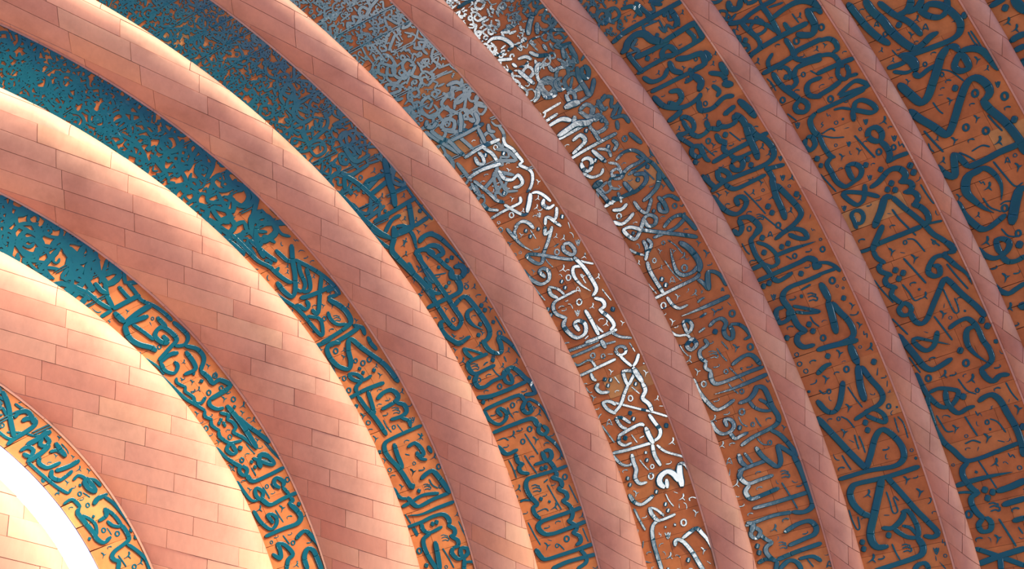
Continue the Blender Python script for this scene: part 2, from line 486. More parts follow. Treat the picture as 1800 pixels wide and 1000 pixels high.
# ------------------------------------------------------------------ raised calligraphy on the bands
LETTERING = [
"""L69:6281,9349 6092,9403 5931,9467 5728,9535;60:5729,9594 5716,9541 5671,9464 5649,9395 5704,9368 5782,9390 5811,9426;44:5716,9541 5799,9562 5962,9564;32:5855,9535 5688,9475 5546,9442 5448,9390;66:5918,9438 5926,9398 5874,9363 5803,9359 5660,9390
L69:5525,9519 5478,9444 5460,9384 5429,9355;60:5448,9400 5346,9406 5331,9441 5397,9460 5446,9420;63:5299,9421 5301,9500 5340,9591;60:5528,9571 5496,9522 5404,9514 5376,9554 5469,9572
L76:5270,9386 5145,9396 5031,9400;54:5053,9400 5176,9411 5227,9451
L57:5264,9515 5213,9545 5096,9534 5055,9504 5015,9447
L60:4869,9352 4899,9427 4965,9506;57:5012,9516 4940,9547 4827,9524 4810,9459 4818,9427
L47:5325,9588 5087,9583 4826,9568 4652,9547 4598,9530 4620,9499
L67:4603,9380 4580,9415 4463,9418 4384,9396 4474,9389 4577,9389;48:4702,9461 4707,9415 4600,9390 4520,9356 4398,9348
L47:6140,9430 6009,9458;47:6266,9390 6178,9387
L41:6044,9366 5934,9363 5868,9356
D20:5988,9508 5965,9508 5946,9516 5945,9527 5962,9531 5985,9527 5996,9517 5988,9508
D18:4992,9579 4969,9582 4957,9590 4964,9598 4986,9599 5006,9592 5008,9583 4992,9579
D16t:4999,9368 4979,9365 4959,9367 4948,9374 4936,9382;16t:4957,9368 4956,9361 4952,9354
D19t:4809,9370 4784,9376 4774,9387 4774,9400 4780,9411;16t:4772,9388 4753,9386 4729,9386
D17t:4769,9499 4747,9495 4722,9497 4709,9504 4695,9513;16t:4721,9498 4720,9490 4715,9482
D17t:4716,9349 4694,9345 4671,9347 4658,9354 4644,9363;16t:4669,9348 4668,9340 4664,9332
D16t:5167,9440 5147,9437 5126,9440 5115,9446 5103,9454;16t:5125,9440 5123,9433 5118,9426
D16t:5326,9345 5306,9343 5286,9345 5276,9352 5265,9360;16t:5285,9346 5283,9339 5278,9332
D16t:5097,9486 5119,9492 5130,9502 5127,9509 5109,9511
D16t:4624,9498 4608,9488 4600,9477 4605,9471 4622,9471
D18t:4669,9572 4692,9580 4704,9591 4699,9599 4679,9600
D16t:6019,9345 6005,9339 5996,9331 5998,9326 6010,9326
D16t:5896,9314 5912,9318 5921,9325 5920,9330 5908,9332
D19:5206,9361 5083,9365 5036,9375
L50:4503,9598 4496,9545 4429,9531 4314,9527;63:4319,9534 4270,9561 4099,9558 3882,9548 3783,9548 3688,9522 3712,9467;47:4204,9546 4073,9516 3966,9511 3841,9534
L63:4245,9452 4281,9406 4263,9369;51t:4263,9369 4089,9344 3886,9334 3667,9329;38:4283,9388 4258,9341
L57:4112,9405 4013,9424 3998,9482;51:4105,9407 3953,9382 3778,9379 3836,9421 3935,9437;60:3792,9375 3654,9369 3554,9377 3528,9415 3503,9484 3453,9518 3393,9515 3332,9496 3220,9526;54:3512,9402 3359,9365 3187,9337 3027,9341
D44o:4103,9494 4091,9491
D57o:3657,9340 3644,9335
D57o:3542,9335 3529,9330
D44o:4589,9448 4577,9444
D50o:3854,9587 3840,9583
D21:3879,9481 3864,9473 3837,9473 3818,9482 3820,9492 3844,9496 3870,9491 3879,9481
D20:4471,9472 4457,9481 4465,9489 4489,9491 4510,9484 4513,9474 4496,9468 4471,9472
D20:4309,9475 4290,9471 4265,9474 4254,9484 4264,9492 4288,9492 4308,9485 4309,9475
D21:3199,9422 3197,9412 3175,9407 3149,9412 3139,9421 3153,9430 3180,9430 3199,9422
D23:3712,9434 3735,9425 3734,9414 3711,9409 3683,9413 3671,9424 3684,9433 3712,9434
D20:4992,9604 5004,9594 4995,9586 4971,9586 4950,9593 4948,9603 4967,9608 4992,9604
D22t:3400,9410 3368,9413 3349,9425 3343,9440 3344,9453;19t:3346,9426 3326,9421 3297,9418
D21t:3230,9359 3201,9362 3184,9372 3177,9386 3177,9399;17t:3181,9374 3162,9369 3137,9365
D18t:3577,9564 3553,9557 3525,9557 3508,9564 3488,9571;16t:3523,9558 3525,9549 3524,9540
D17t:4725,9568 4701,9573 4691,9582 4691,9594 4696,9603;16t:4689,9584 4671,9582 4648,9581
D16t:4377,9562 4398,9569 4407,9579 4402,9586 4384,9587
D16t:3577,9490 3595,9498 3602,9509 3595,9516 3577,9515
D16t:4414,9504 4397,9494 4390,9483 4396,9477 4413,9478
D19:3421,9478 3321,9471 3221,9464
D19:3850,9459 3791,9457 3731,9456
D19:4470,9459 4415,9450 4359,9442""",
"""L56:3847,8566 3738,8532 3665,8503;60:3665,8503 3655,8525 3604,8533 3556,8513 3600,8481 3659,8497;63:3561,8502 3456,8483 3435,8374 3431,8242
L70:3680,8345 3616,8386 3543,8392;60:3669,8349 3605,8308 3501,8294;33:3685,8411 3614,8359 3527,8299
L66:3250,8317 3289,8296 3361,8318 3362,8344 3312,8360 3250,8335;60:3250,8317 3146,8296;66:3126,8231 3134,8334 3130,8439 3192,8474 3255,8482;60:3232,8489 3290,8454 3364,8476 3353,8497 3290,8507 3232,8489;50:3238,8496 3267,8548 3401,8570 3542,8579
L60:3115,8300 3069,8292 3056,8330;70:3051,8323 2964,8295 2877,8284 2824,8323 2831,8433 2829,8564
L60:3153,8567 2999,8552 2886,8512 2896,8467 2960,8442 3027,8459 3037,8491 2929,8476
L70:2673,8371 2715,8316 2707,8284 2629,8260 2508,8229 2387,8213 2248,8209
L66:2615,8557 2535,8516 2618,8499 2698,8498 2658,8456 2533,8425 2492,8467 2392,8500
L80:2315,8362 2454,8358 2527,8318 2489,8284 2344,8273 2255,8270
D60o:3658,8430 3648,8424
D60o:3590,8426 3579,8420
D67o:3012,8265 3002,8258
D22:3745,8486 3753,8474 3744,8465 3723,8465 3707,8474 3707,8485 3724,8490 3745,8486
D19:3311,8412 3318,8420 3335,8422 3349,8415 3351,8406 3338,8400 3320,8403 3311,8412
D24:3320,8267 3320,8255 3303,8248 3281,8253 3272,8265 3281,8275 3303,8276 3320,8267
D15:2757,8538 2759,8530 2749,8525 2734,8526 2726,8533 2730,8540 2744,8542 2757,8538
D21:2625,8395 2630,8405 2647,8408 2664,8402 2668,8392 2655,8384 2636,8386 2625,8395
D19t:3753,8573 3734,8566 3712,8567 3699,8574 3684,8583;16t:3711,8567 3712,8558 3711,8547
D19t:3420,8535 3402,8527 3380,8527 3367,8534 3351,8542;17t:3379,8527 3381,8518 3380,8507
D21t:3178,8507 3154,8511 3140,8522 3135,8537 3135,8551;18t:3138,8524 3123,8518 3103,8514
D23t:3083,8388 3063,8379 3038,8377 3022,8385 3003,8395;20t:3036,8378 3039,8367 3039,8354
D24t:2909,8226 2885,8229 2870,8241 2863,8258 2863,8273;20t:2867,8243 2853,8236 2832,8231
D21t:2446,8409 2423,8411 2408,8421 2400,8436 2398,8450;18t:2405,8423 2392,8416 2373,8411
D22t:2396,8240 2380,8230 2358,8227 2343,8233 2326,8241;18t:2357,8227 2361,8217 2362,8205
D17t:3500,8524 3514,8533 3519,8546 3513,8553 3500,8552
D22t:2915,8336 2930,8349 2933,8365 2926,8373 2909,8372
D19t:2735,8213 2748,8225 2751,8239 2744,8247 2730,8245
D17t:2750,8412 2742,8398 2741,8386 2748,8380 2760,8383
D17t:2779,8506 2771,8493 2770,8480 2777,8474 2789,8477
D19t:2591,8308 2583,8292 2582,8278 2590,8271 2603,8275
D17t:3240,8410 3231,8397 3229,8384 3235,8378 3247,8381
D22:3346,8437 3272,8433 3199,8429
D22:3343,8381 3267,8374
D22:3057,8425 2984,8419 2895,8408
D22:2764,8444 2695,8431 2649,8421
D22:3597,8446 3495,8444
L75:6196,8383 6091,8441 5955,8483;70:6296,8505 6105,8511 5965,8498;70:5947,8488 5881,8366 5840,8294;80:5746,8504 5728,8406 5685,8291;96:5913,8501 5755,8509;58:5948,8499 5988,8584
L63:6019,8286 5912,8298 5795,8315 5660,8286 5517,8273 5415,8274
L86:5625,8365 5720,8499 5693,8538 5586,8563 5470,8549 5347,8506 5285,8500;63:5684,8479 5535,8466 5395,8456
L73:5365,8390 5277,8401 5318,8429 5414,8434 5451,8390 5428,8351 5317,8335 5230,8345 5215,8405 5192,8532;80:5549,8328 5403,8335
L63:5165,8537 5157,8449 5115,8395;66:5156,8531 5055,8545 4970,8509 5004,8461 5067,8457
L63:5398,8274 5288,8267 5177,8271 5137,8326 5191,8383
L70:5127,8331 5013,8283 4891,8289 4808,8363;70:5072,8352 4922,8363 4856,8388 4887,8467
L70:4808,8363 4696,8350 4616,8350 4602,8298 4487,8265 4484,8344 4497,8435;41:5314,8587 5152,8564 5033,8566
L83:6277,8425 6168,8440 6107,8429
L67:6066,8344 5957,8356 5889,8360
L66:6420,8526 6279,8507
D22:6169,8519 6188,8514 6196,8502 6188,8492 6170,8492 6155,8502 6155,8514 6169,8519
D21:5281,8472 5297,8474 5314,8467 5318,8456 5307,8449 5289,8451 5277,8462 5281,8472
D16:5571,8365 5584,8361 5589,8352 5582,8346 5569,8346 5559,8354 5560,8362 5571,8365
D18t:4828,8301 4812,8297 4794,8299 4784,8307 4773,8317;17t:4793,8300 4792,8291 4788,8282
D20t:4699,8284 4680,8290 4672,8302 4671,8316 4676,8329;17t:4670,8304 4656,8301 4638,8300
D18t:4799,8456 4782,8451 4763,8454 4753,8462 4742,8471;17t:4762,8454 4761,8446 4758,8437
D17t:5018,8395 5003,8400 4997,8410 4997,8421 5001,8431;17t:4996,8411 4984,8409 4969,8409
D17t:5845,8433 5830,8431 5815,8434 5808,8442 5800,8451;17t:5814,8435 5811,8427 5806,8420
D19t:4720,8422 4705,8409 4698,8396 4703,8388 4717,8389
D17t:4692,8502 4679,8490 4673,8478 4677,8471 4689,8472
D17t:4864,8506 4850,8495 4844,8483 4847,8476 4860,8476
D21:5896,8513 5817,8512 5773,8508
D22:5632,8469 5518,8466 5412,8467
L59:5093,8595 4884,8583 4675,8565 4535,8533 4422,8507;59:4628,8510 4563,8530 4518,8493 4545,8447
L50:4914,8518 4874,8538 4803,8524 4766,8508;53:4768,8509 4733,8533 4667,8521 4605,8511
L63:4497,8435 4445,8459 4364,8437 4328,8391;63:4464,8286 4479,8366 4491,8433
L86:4331,8366 4194,8359 4069,8354 3905,8353 3751,8352;75:4169,8350 4025,8325 3869,8284 3738,8251;60:3776,8356 3927,8391 4041,8430 4071,8400 4144,8398 4200,8422;60:4200,8422 4232,8394 4308,8433;37:3900,8309 3903,8257
L56:4422,8507 4369,8530 4290,8502;56:4297,8508 4240,8527 4135,8504;56:4143,8510 4081,8525 3978,8500 3944,8467 3914,8410;63:3953,8491 3918,8532 3847,8521 3832,8490 3900,8484 3944,8490
L56:4001,8588 3847,8566 3702,8527 3644,8497
L63:3543,8392 3621,8375 3675,8356 3655,8318 3524,8296 3539,8331 3682,8408
D60o:4241,8457 4230,8451
D60o:4192,8454 4180,8448
D60o:4220,8479 4209,8474
D53o:4163,8456 4153,8451
D53o:4276,8327 4266,8323
D80o:3857,8452 3842,8444
D53o:4835,8413 4824,8409
D60o:4717,8404 4705,8399
D24:4686,8313 4695,8300 4686,8290 4665,8289 4648,8299 4648,8312 4665,8318 4686,8313
D24:4584,8401 4567,8395 4546,8401 4536,8413 4546,8423 4567,8423 4584,8413 4584,8401
D24:4333,8316 4354,8314 4369,8303 4365,8291 4346,8287 4326,8294 4320,8307 4333,8316
D22:4035,8455 4015,8454 3998,8462 3996,8474 4012,8480 4033,8476 4043,8465 4035,8455
D24:4224,8567 4226,8579 4244,8585 4266,8579 4275,8566 4264,8557 4242,8557 4224,8567
D22:3702,8487 3719,8492 3740,8487 3748,8476 3738,8467 3717,8467 3701,8476 3702,8487
D23:4500,8319 4500,8331 4516,8336 4536,8331 4544,8319 4535,8310 4516,8310 4500,8319
D18t:4682,8436 4665,8442 4657,8452 4657,8465 4661,8476;17t:4656,8454 4643,8451 4625,8451
D22t:4445,8356 4425,8350 4402,8352 4390,8361 4375,8372;18t:4401,8352 4400,8342 4397,8330
D19t:4074,8557 4055,8551 4034,8552 4021,8559 4007,8569;16t:4032,8552 4033,8543 4030,8532
D19t:3719,8548 3698,8552 3687,8563 3683,8577 3685,8589;16t:3685,8564 3671,8560 3651,8557
D20t:4066,8252 4047,8257 4037,8268 4035,8283 4037,8295;17t:4035,8270 4021,8266 4003,8264
D22t:4262,8252 4241,8258 4230,8270 4229,8286 4232,8300;18t:4229,8272 4214,8268 4193,8267
D18t:3863,8323 3847,8317 3829,8317 3818,8324 3805,8333;17t:3828,8318 3828,8309 3827,8299
D18t:4201,8307 4185,8302 4167,8303 4156,8310 4144,8319;17t:4166,8303 4166,8295 4163,8285
D19t:4484,8566 4465,8561 4443,8563 4431,8571 4418,8581;16t:4442,8563 4442,8554 4438,8544
D17t:4886,8499 4871,8495 4854,8498 4845,8505 4836,8513;17t:4853,8498 4852,8491 4849,8482
D19t:4350,8514 4336,8501 4330,8488 4335,8480 4349,8481
D17t:4344,8589 4332,8578 4326,8566 4331,8559 4344,8560
D19t:4166,8589 4152,8576 4147,8562 4152,8555 4167,8556
D17t:4082,8439 4097,8448 4103,8460 4099,8468 4085,8468
D19t:3741,8410 3756,8420 3762,8434 3757,8442 3742,8442
D19t:3749,8343 3737,8329 3733,8315 3739,8307 3753,8310
D17t:4440,8319 4428,8307 4423,8295 4427,8287 4439,8289
D17t:4071,8275 4086,8284 4091,8297 4087,8304 4074,8305
D17t:4682,8506 4669,8495 4662,8483 4666,8476 4679,8477
D20:3860,8398 3780,8391 3711,8379
D20:3769,8285 3641,8268 3524,8246
D20:3757,8272 3629,8255 3501,8236
D20:3597,8446 3495,8444""",
"""D24t:3129,7245 3109,7249 3097,7263 3092,7281 3092,7297;21t:3095,7265 3082,7258 3064,7254
L83:2752,7385 2779,7326 2778,7281 2712,7258 2615,7235 2538,7218;66:2544,7220 2542,7356 2528,7467 2580,7506 2645,7522;52:2596,7492 2610,7407 2576,7296;59t:2457,7211 2457,7336 2453,7471 2483,7560
L66:2385,7595 2385,7489 2398,7397 2386,7321 2331,7292 2281,7297;62:2375,7492 2309,7492 2270,7449 2285,7353;66:2283,7314 2230,7275 2183,7287 2184,7322;66:2184,7317 2126,7275 2079,7287 2081,7321;69:2081,7321 2036,7341 1974,7312 1970,7269 1996,7228 2037,7227 2051,7267 2004,7279 1958,7263;73:1958,7263 1855,7291;52:1926,7262 1907,7205 1838,7178
L72:2260,7452 2231,7511 2149,7523 2035,7506 1929,7477;86:2179,7437 2075,7444 1923,7459
L62:2976,7341 2922,7323 2892,7288
D76o:2340,7419 2331,7410
D76o:2342,7387 2334,7378
D69o:2663,7432 2655,7424
D76o:2000,7549 1992,7539
D103o:2728,7469 2715,7457
D25:2809,7214 2792,7211 2776,7219 2774,7232 2787,7240 2805,7237 2815,7226 2809,7214
D29:2158,7548 2137,7547 2120,7558 2121,7572 2139,7579 2160,7574 2168,7561 2158,7548
D18:2635,7259 2623,7257 2612,7263 2611,7272 2620,7278 2633,7276 2640,7267 2635,7259
D17:2697,7379 2693,7356 2680,7347;17:2676,7381 2674,7356 2659,7344;17:2652,7384 2648,7358 2634,7344 2651,7335 2662,7343 2675,7337 2683,7347
D17:2213,7382 2211,7357 2197,7346;17:2190,7382 2190,7355 2176,7341;17:2165,7384 2163,7356 2149,7340 2167,7332 2178,7341 2193,7336 2201,7346
D24:2724,7326 2665,7318 2618,7288
D24:2099,7395 2007,7373 1906,7353
D23:2283,7225 2197,7217 2109,7201
D24:2364,7565 2280,7551
D24:2366,7547 2285,7537
D24t:2875,7427 2859,7417 2838,7415 2824,7423 2808,7433;21t:2837,7415 2839,7404 2840,7390
D22t:2919,7213 2901,7216 2889,7228 2885,7244 2884,7259;19t:2888,7230 2876,7224 2860,7219
D17t:2364,7213 2351,7214 2342,7223 2337,7234 2336,7245;17t:2340,7224 2333,7219 2322,7215
D25t:2833,7373 2824,7354 2822,7335 2830,7326 2843,7330
L69:4317,7616 4298,7536 4293,7478
L83:4211,7441 4253,7499 4233,7550 4143,7567 4039,7549 3965,7497 4012,7454 4104,7427 4183,7385 4179,7357 4063,7329 3898,7273 3794,7245 3628,7226
L62:3816,7441 3885,7467 3918,7510 3871,7513 3819,7478 3800,7419 3805,7373;65:3803,7456 3784,7514 3738,7535;65:3726,7607 3719,7476 3703,7386 3689,7320
L77:3705,7540 3574,7529 3449,7506 3358,7495 3251,7485;72:3694,7458 3595,7473 3477,7494
L69:3588,7428 3612,7359 3595,7299 3534,7278 3498,7294 3486,7348 3484,7434;69:3476,7314 3424,7269 3360,7277 3346,7330 3361,7409;66:3337,7334 3277,7292 3219,7301
L72:3190,7218 3198,7351 3201,7472 3186,7524 3129,7545 3043,7538 2958,7513 2855,7492 2697,7471;79:3150,7463 3041,7475 2972,7476 2906,7480
L69:3067,7382 3074,7324 3020,7298 2951,7295 2949,7332 2995,7334
L69:2999,7240 2931,7237
L69:4121,7247 4053,7253 3978,7242
D62o:3918,7426 3909,7420
D62o:3870,7420 3861,7414
D69o:3838,7343 3828,7336
D69o:3631,7588 3620,7580
D62o:3144,7586 3136,7579
D27:4173,7485 4155,7493 4149,7508 4161,7518 4181,7516 4194,7503 4191,7490 4173,7485
D25:3932,7343 3950,7339 3960,7326 3953,7314 3936,7312 3921,7321 3919,7335 3932,7343
D22:4006,7427 4014,7416 4008,7406 3993,7405 3980,7413 3979,7424 3991,7431 4006,7427
D23:3893,7554 3894,7566 3908,7571 3925,7566 3932,7554 3923,7544 3906,7544 3893,7554
D25:3773,7583 3789,7589 3807,7583 3814,7569 3804,7559 3785,7560 3771,7570 3773,7583
D25:3963,7381 3959,7368 3943,7364 3926,7372 3921,7386 3932,7395 3951,7393 3963,7381
D20:3272,7407 3271,7417 3282,7423 3296,7419 3303,7410 3298,7401 3284,7399 3272,7407
D17:3451,7359 3443,7335 3427,7326;17:3428,7363 3422,7336 3404,7325;17:3402,7368 3395,7341 3378,7327 3394,7316 3407,7323 3421,7316 3431,7326
D17:3302,7271 3268,7273 3244,7271 3261,7253 3284,7238;17:3266,7266 3283,7263 3290,7251 3272,7255 3260,7266
D18t:4112,7482 4098,7476 4083,7477 4073,7485 4063,7494;17t:4082,7477 4082,7468 4080,7458
D17t:4158,7436 4145,7440 4138,7450 4137,7462 4139,7473;17t:4137,7451 4128,7448 4115,7447
D20t:3796,7324 3781,7317 3764,7318 3754,7326 3742,7336;17t:3763,7318 3764,7308 3762,7297
D17t:3876,7296 3863,7300 3856,7309 3854,7322 3855,7333;17t:3854,7311 3845,7307 3833,7305
D24t:3302,7578 3285,7569 3263,7568 3250,7577 3234,7588;21t:3262,7568 3264,7556 3263,7543
D24t:3138,7272 3122,7262 3102,7261 3088,7270 3073,7281;21t:3100,7262 3103,7249 3102,7236
D20t:3564,7222 3548,7226 3538,7238 3536,7253 3537,7266;17t:3537,7239 3526,7234 3511,7231
D24t:3549,7583 3531,7574 3509,7574 3496,7583 3481,7595;21t:3508,7575 3510,7563 3508,7549
D20t:4288,7593 4272,7586 4254,7588 4244,7597 4233,7607;17t:4253,7588 4253,7578 4251,7567
D18t:4074,7590 4060,7584 4044,7585 4035,7593 4024,7602;17t:4043,7586 4043,7577 4042,7567
D20t:3726,7219 3710,7224 3701,7236 3698,7251 3700,7265;17t:3699,7237 3688,7233 3673,7230
D17t:3714,7437 3702,7431 3688,7431 3679,7437 3670,7445;17t:3687,7431 3688,7423 3687,7414
D18t:3930,7580 3942,7589 3947,7602 3943,7610 3932,7611
D20t:3357,7556 3370,7568 3374,7583 3369,7592 3356,7591
D20t:3525,7412 3537,7424 3541,7439 3537,7447 3524,7447
D22t:3430,7445 3420,7428 3417,7412 3423,7403 3436,7406
D20t:3540,7377 3531,7362 3528,7347 3533,7338 3545,7341
D20t:3402,7255 3393,7239 3391,7224 3396,7216 3407,7219
D22t:3113,7349 3126,7362 3129,7379 3123,7388 3110,7387
D18t:3645,7362 3656,7372 3660,7385 3656,7393 3645,7393
D22:3391,7454 3320,7454 3254,7442
D22:3296,7379 3244,7371 3205,7363
D22:4116,7580 4044,7586 3986,7595
D22:3019,7418 2993,7391
D20t:2874,7545 2885,7557 2888,7572 2882,7581 2870,7579
D20t:2784,7544 2771,7535 2753,7533 2741,7540 2728,7548;17t:2752,7533 2754,7524 2755,7512
D20t:3074,7584 3060,7575 3042,7574 3030,7581 3017,7590;17t:3041,7575 3043,7565 3043,7554
D24t:2875,7427 2859,7417 2838,7415 2824,7423 2808,7433;21t:2837,7415 2839,7404 2840,7390
D24:2504,7580 2407,7563
D24:2360,7557 2277,7544
L62:2773,7595 2672,7577 2630,7527
L58:2580,7586 2588,7521
L83:5192,7277 5069,7354 4961,7407 4847,7482 4826,7528 4914,7546 5019,7541;72:5110,7457 5084,7497 4967,7478 4922,7455
L78:5475,7478 5286,7463 5163,7441;73:5248,7391 5111,7380 5063,7348;73:5068,7333 4933,7286 4807,7252 4673,7233 4574,7237
L69:5029,7328 4945,7364 4838,7392 4808,7443 4861,7468
L69:4944,7310 4837,7350 4772,7392 4792,7443
L72:4814,7252 4707,7338 4580,7427 4558,7461 4617,7467;72:4677,7230 4705,7350 4741,7443 4767,7485;69:4716,7459 4662,7471 4655,7507 4713,7524 4739,7550
L65:5047,7630 4877,7591 4730,7555 4596,7542 4444,7537 4363,7520 4442,7477 4512,7467 4592,7524
L78:4605,7328 4509,7292 4417,7274 4326,7286 4301,7331 4303,7482 4312,7558;62:4513,7383 4450,7400 4372,7383 4315,7318
L62:4665,7301 4643,7241 4590,7254 4620,7319
L73:4238,7254 4232,7339 4238,7436 4243,7525;69:4281,7291 4218,7245 4148,7258
L83:5522,7372 5418,7454 5262,7492;72:5627,7541 5451,7542 5288,7540 5165,7506 5061,7502;60:5171,7524 5197,7472 5243,7500
L77:5619,7594 5531,7583 5420,7577
D21:4720,7525 4724,7513 4716,7505 4700,7506 4689,7516 4691,7527 4705,7531 4720,7525
D22:4481,7420 4467,7427 4463,7439 4473,7447 4489,7444 4499,7434 4495,7423 4481,7420
D16:4447,7539 4435,7541 4428,7549 4431,7556 4442,7558 4453,7553 4455,7544 4447,7539
D17:4453,7371 4442,7349 4427,7343;17:4432,7377 4423,7353 4405,7345;17:4410,7385 4399,7361 4381,7350 4395,7338 4408,7343 4419,7335 4430,7343
D17t:4863,7292 4850,7297 4845,7308 4845,7320 4848,7331;17t:4844,7309 4834,7307 4822,7306
D18t:4610,7387 4596,7382 4580,7384 4572,7392 4563,7402;17t:4580,7384 4579,7375 4576,7365
D20t:4564,7334 4548,7328 4531,7330 4522,7339 4512,7350;17t:4530,7330 4530,7320 4527,7309
D20t:4470,7222 4454,7228 4447,7241 4446,7256 4449,7269;17t:4446,7242 4434,7239 4419,7238
D17t:4906,7403 4893,7408 4888,7419 4888,7431 4892,7441;17t:4887,7420 4878,7418 4865,7417
D17t:4730,7579 4717,7584 4711,7594 4711,7606 4714,7616;17t:4710,7595 4700,7593 4687,7592
D17t:5044,7418 5032,7423 5026,7434 5027,7446 5030,7456;17t:5026,7435 5016,7433 5003,7433
D18t:4624,7597 4609,7592 4593,7594 4585,7602 4575,7612;17t:4593,7595 4592,7586 4589,7576
D18t:4326,7254 4313,7249 4298,7250 4289,7258 4280,7267;17t:4297,7250 4297,7241 4295,7231
D17t:4745,7252 4733,7257 4727,7267 4727,7280 4730,7290;17t:4726,7269 4717,7266 4705,7265
D17t:4657,7290 4646,7286 4635,7288 4628,7294 4621,7302;17t:4634,7288 4633,7281 4631,7273
D20t:4349,7421 4363,7432 4369,7446 4365,7455 4353,7456
D18t:5029,7276 5018,7264 5013,7251 5015,7243 5025,7244
D18t:4949,7228 4962,7236 4968,7249 4966,7257 4955,7259
D17t:4983,7316 4994,7324 5000,7334 4998,7342 4989,7343
D18t:4621,7421 4633,7429 4639,7442 4637,7450 4626,7451
D17t:5082,7392 5071,7397 5067,7406 5067,7417 5070,7426;17t:5066,7408 5058,7406 5047,7406""",
"""L85t:4532,6525 4546,6462 4529,6410 4470,6376 4390,6357 4327,6346 4258,6339 4192,6330
L82:4457,6598 4487,6578 4465,6518 4460,6468 4416,6423 4351,6425 4364,6480
L85:4472,6588 4398,6595 4292,6590 4179,6588 4053,6582 3932,6581 3832,6577 3789,6611 3784,6654 3853,6676 3988,6681 4098,6679 4239,6686 4380,6692 4450,6678
L78:4439,6514 4347,6481 4241,6455 4205,6436;99:4205,6436 4160,6465 4117,6419 4136,6366 4188,6363 4210,6412;85:4137,6448 4072,6447 4025,6475 4024,6538 4041,6661 4052,6757
L67:4275,6643 4223,6634 4150,6657 4104,6623 4095,6578
L82:3948,6572 3971,6507 3962,6461 3875,6441 3751,6430 3638,6432 3586,6469 3577,6534;75t:3851,6454 3851,6505 3804,6532 3733,6521 3665,6477
L78:3883,6690 3887,6728 3812,6749 3716,6720 3667,6676 3670,6584
L75t:3527,6420 3551,6389 3489,6351 3416,6330 3332,6323
D78o:4291,6430 4281,6422
D78o:4289,6389 4279,6381
D78o:3718,6475 3709,6467
D78o:3649,6527 3640,6519
D78o:3843,6395 3833,6387
D78o:3798,6390 3788,6382
D71o:4120,6547 4111,6541
D64o:4283,6512 4275,6506
D64o:3681,6379 3673,6372
D64o:4134,6512 4126,6506
D24:4157,6614 4149,6604 4134,6604 4123,6615 4124,6627 4136,6633 4151,6627 4157,6614
D22:3841,6625 3840,6637 3851,6643 3865,6639 3871,6627 3866,6618 3852,6617 3841,6625
D24:4043,6406 4034,6397 4019,6400 4010,6412 4014,6424 4028,6427 4041,6419 4043,6406
D28:3560,6366 3555,6381 3564,6392 3581,6391 3593,6379 3591,6364 3576,6359 3560,6366
D21t:4015,6347 4000,6353 3993,6365 3991,6381 3993,6395;18t:3992,6367 3982,6363 3968,6360
D23t:3878,6326 3862,6332 3853,6345 3851,6363 3853,6378;20t:3852,6347 3841,6342 3827,6339
D23t:3805,6352 3791,6344 3775,6345 3765,6354 3754,6365;20t:3774,6345 3774,6334 3773,6321
D18t:3982,6641 3971,6635 3959,6636 3952,6643 3943,6651;18t:3958,6636 3958,6628 3957,6619
D18t:4350,6618 4338,6623 4333,6633 4332,6646 4334,6657;18t:4332,6634 4323,6631 4312,6630
D18t:4412,6540 4401,6535 4389,6536 4382,6544 4375,6552;18t:4388,6537 4388,6528 4386,6519
D18t:4231,6359 4219,6363 4214,6374 4213,6386 4215,6397;18t:4213,6375 4205,6372 4194,6370
D19t:3666,6496 3655,6489 3641,6489 3633,6496 3623,6505;18t:3640,6489 3641,6480 3640,6469
D18t:4422,6267 4412,6262 4400,6263 4394,6271 4386,6279;18t:4399,6264 4399,6255 4397,6246
D18t:4210,6706 4198,6710 4192,6720 4191,6733 4193,6744;18t:4192,6722 4183,6719 4172,6717
D18t:4194,6752 4183,6747 4171,6748 4164,6755 4156,6763;18t:4170,6748 4170,6740 4169,6730
D21t:3761,6697 3747,6690 3732,6690 3722,6699 3712,6709;18t:3731,6691 3732,6680 3730,6669
D18t:3929,6554 3917,6558 3910,6568 3909,6581 3910,6592;18t:3909,6570 3901,6566 3890,6564
D23t:3910,6351 3922,6364 3927,6381 3923,6391 3911,6391
D21t:3964,6465 3955,6450 3952,6435 3956,6426 3966,6428
D18t:4061,6415 4053,6401 4050,6387 4053,6379 4062,6381
D21t:4225,6575 4215,6560 4211,6545 4215,6536 4225,6538
D18t:3790,6466 3800,6477 3804,6490 3800,6499 3791,6498
D18t:3701,6660 3693,6646 3691,6633 3695,6625 3704,6627
D18t:4032,6704 4043,6714 4048,6728 4044,6736 4034,6736
D18t:3937,6728 3948,6738 3952,6752 3949,6760 3939,6760
D18t:4073,6559 4065,6548 4062,6536 4066,6529 4074,6530
D25:3710,6342 3625,6339 3553,6338
D25:4120,6375 4116,6336 4151,6325
D25:4249,6576 4226,6528 4208,6487
L71:3729,6723 3660,6689 3664,6618
L74:3612,6674 3558,6672 3502,6651;46:3612,6674 3560,6622 3495,6565;67:3477,6530 3490,6647 3479,6701 3420,6710 3377,6682 3372,6606 3368,6520
L82:3593,6516 3518,6514 3460,6485 3435,6438 3491,6410 3551,6408
L75:3365,6668 3336,6711 3272,6711 3247,6665 3260,6591 3256,6506 3285,6482 3293,6420 3244,6385 3172,6361 3121,6337 3041,6335 3029,6350 3051,6417;67:3280,6436 3252,6498 3203,6501 3179,6464 3228,6451 3260,6455;71:3196,6755 3160,6665 3145,6528 3140,6357
L75t:3078,6748 3078,6605 3066,6458 3010,6435 2999,6391 2941,6350 2874,6331 2786,6326;78:3006,6427 2960,6475 2912,6458 2914,6419 2982,6418
L67:3074,6750 2986,6739 2921,6690 2932,6629 2979,6600 3032,6625 3026,6656 2969,6642
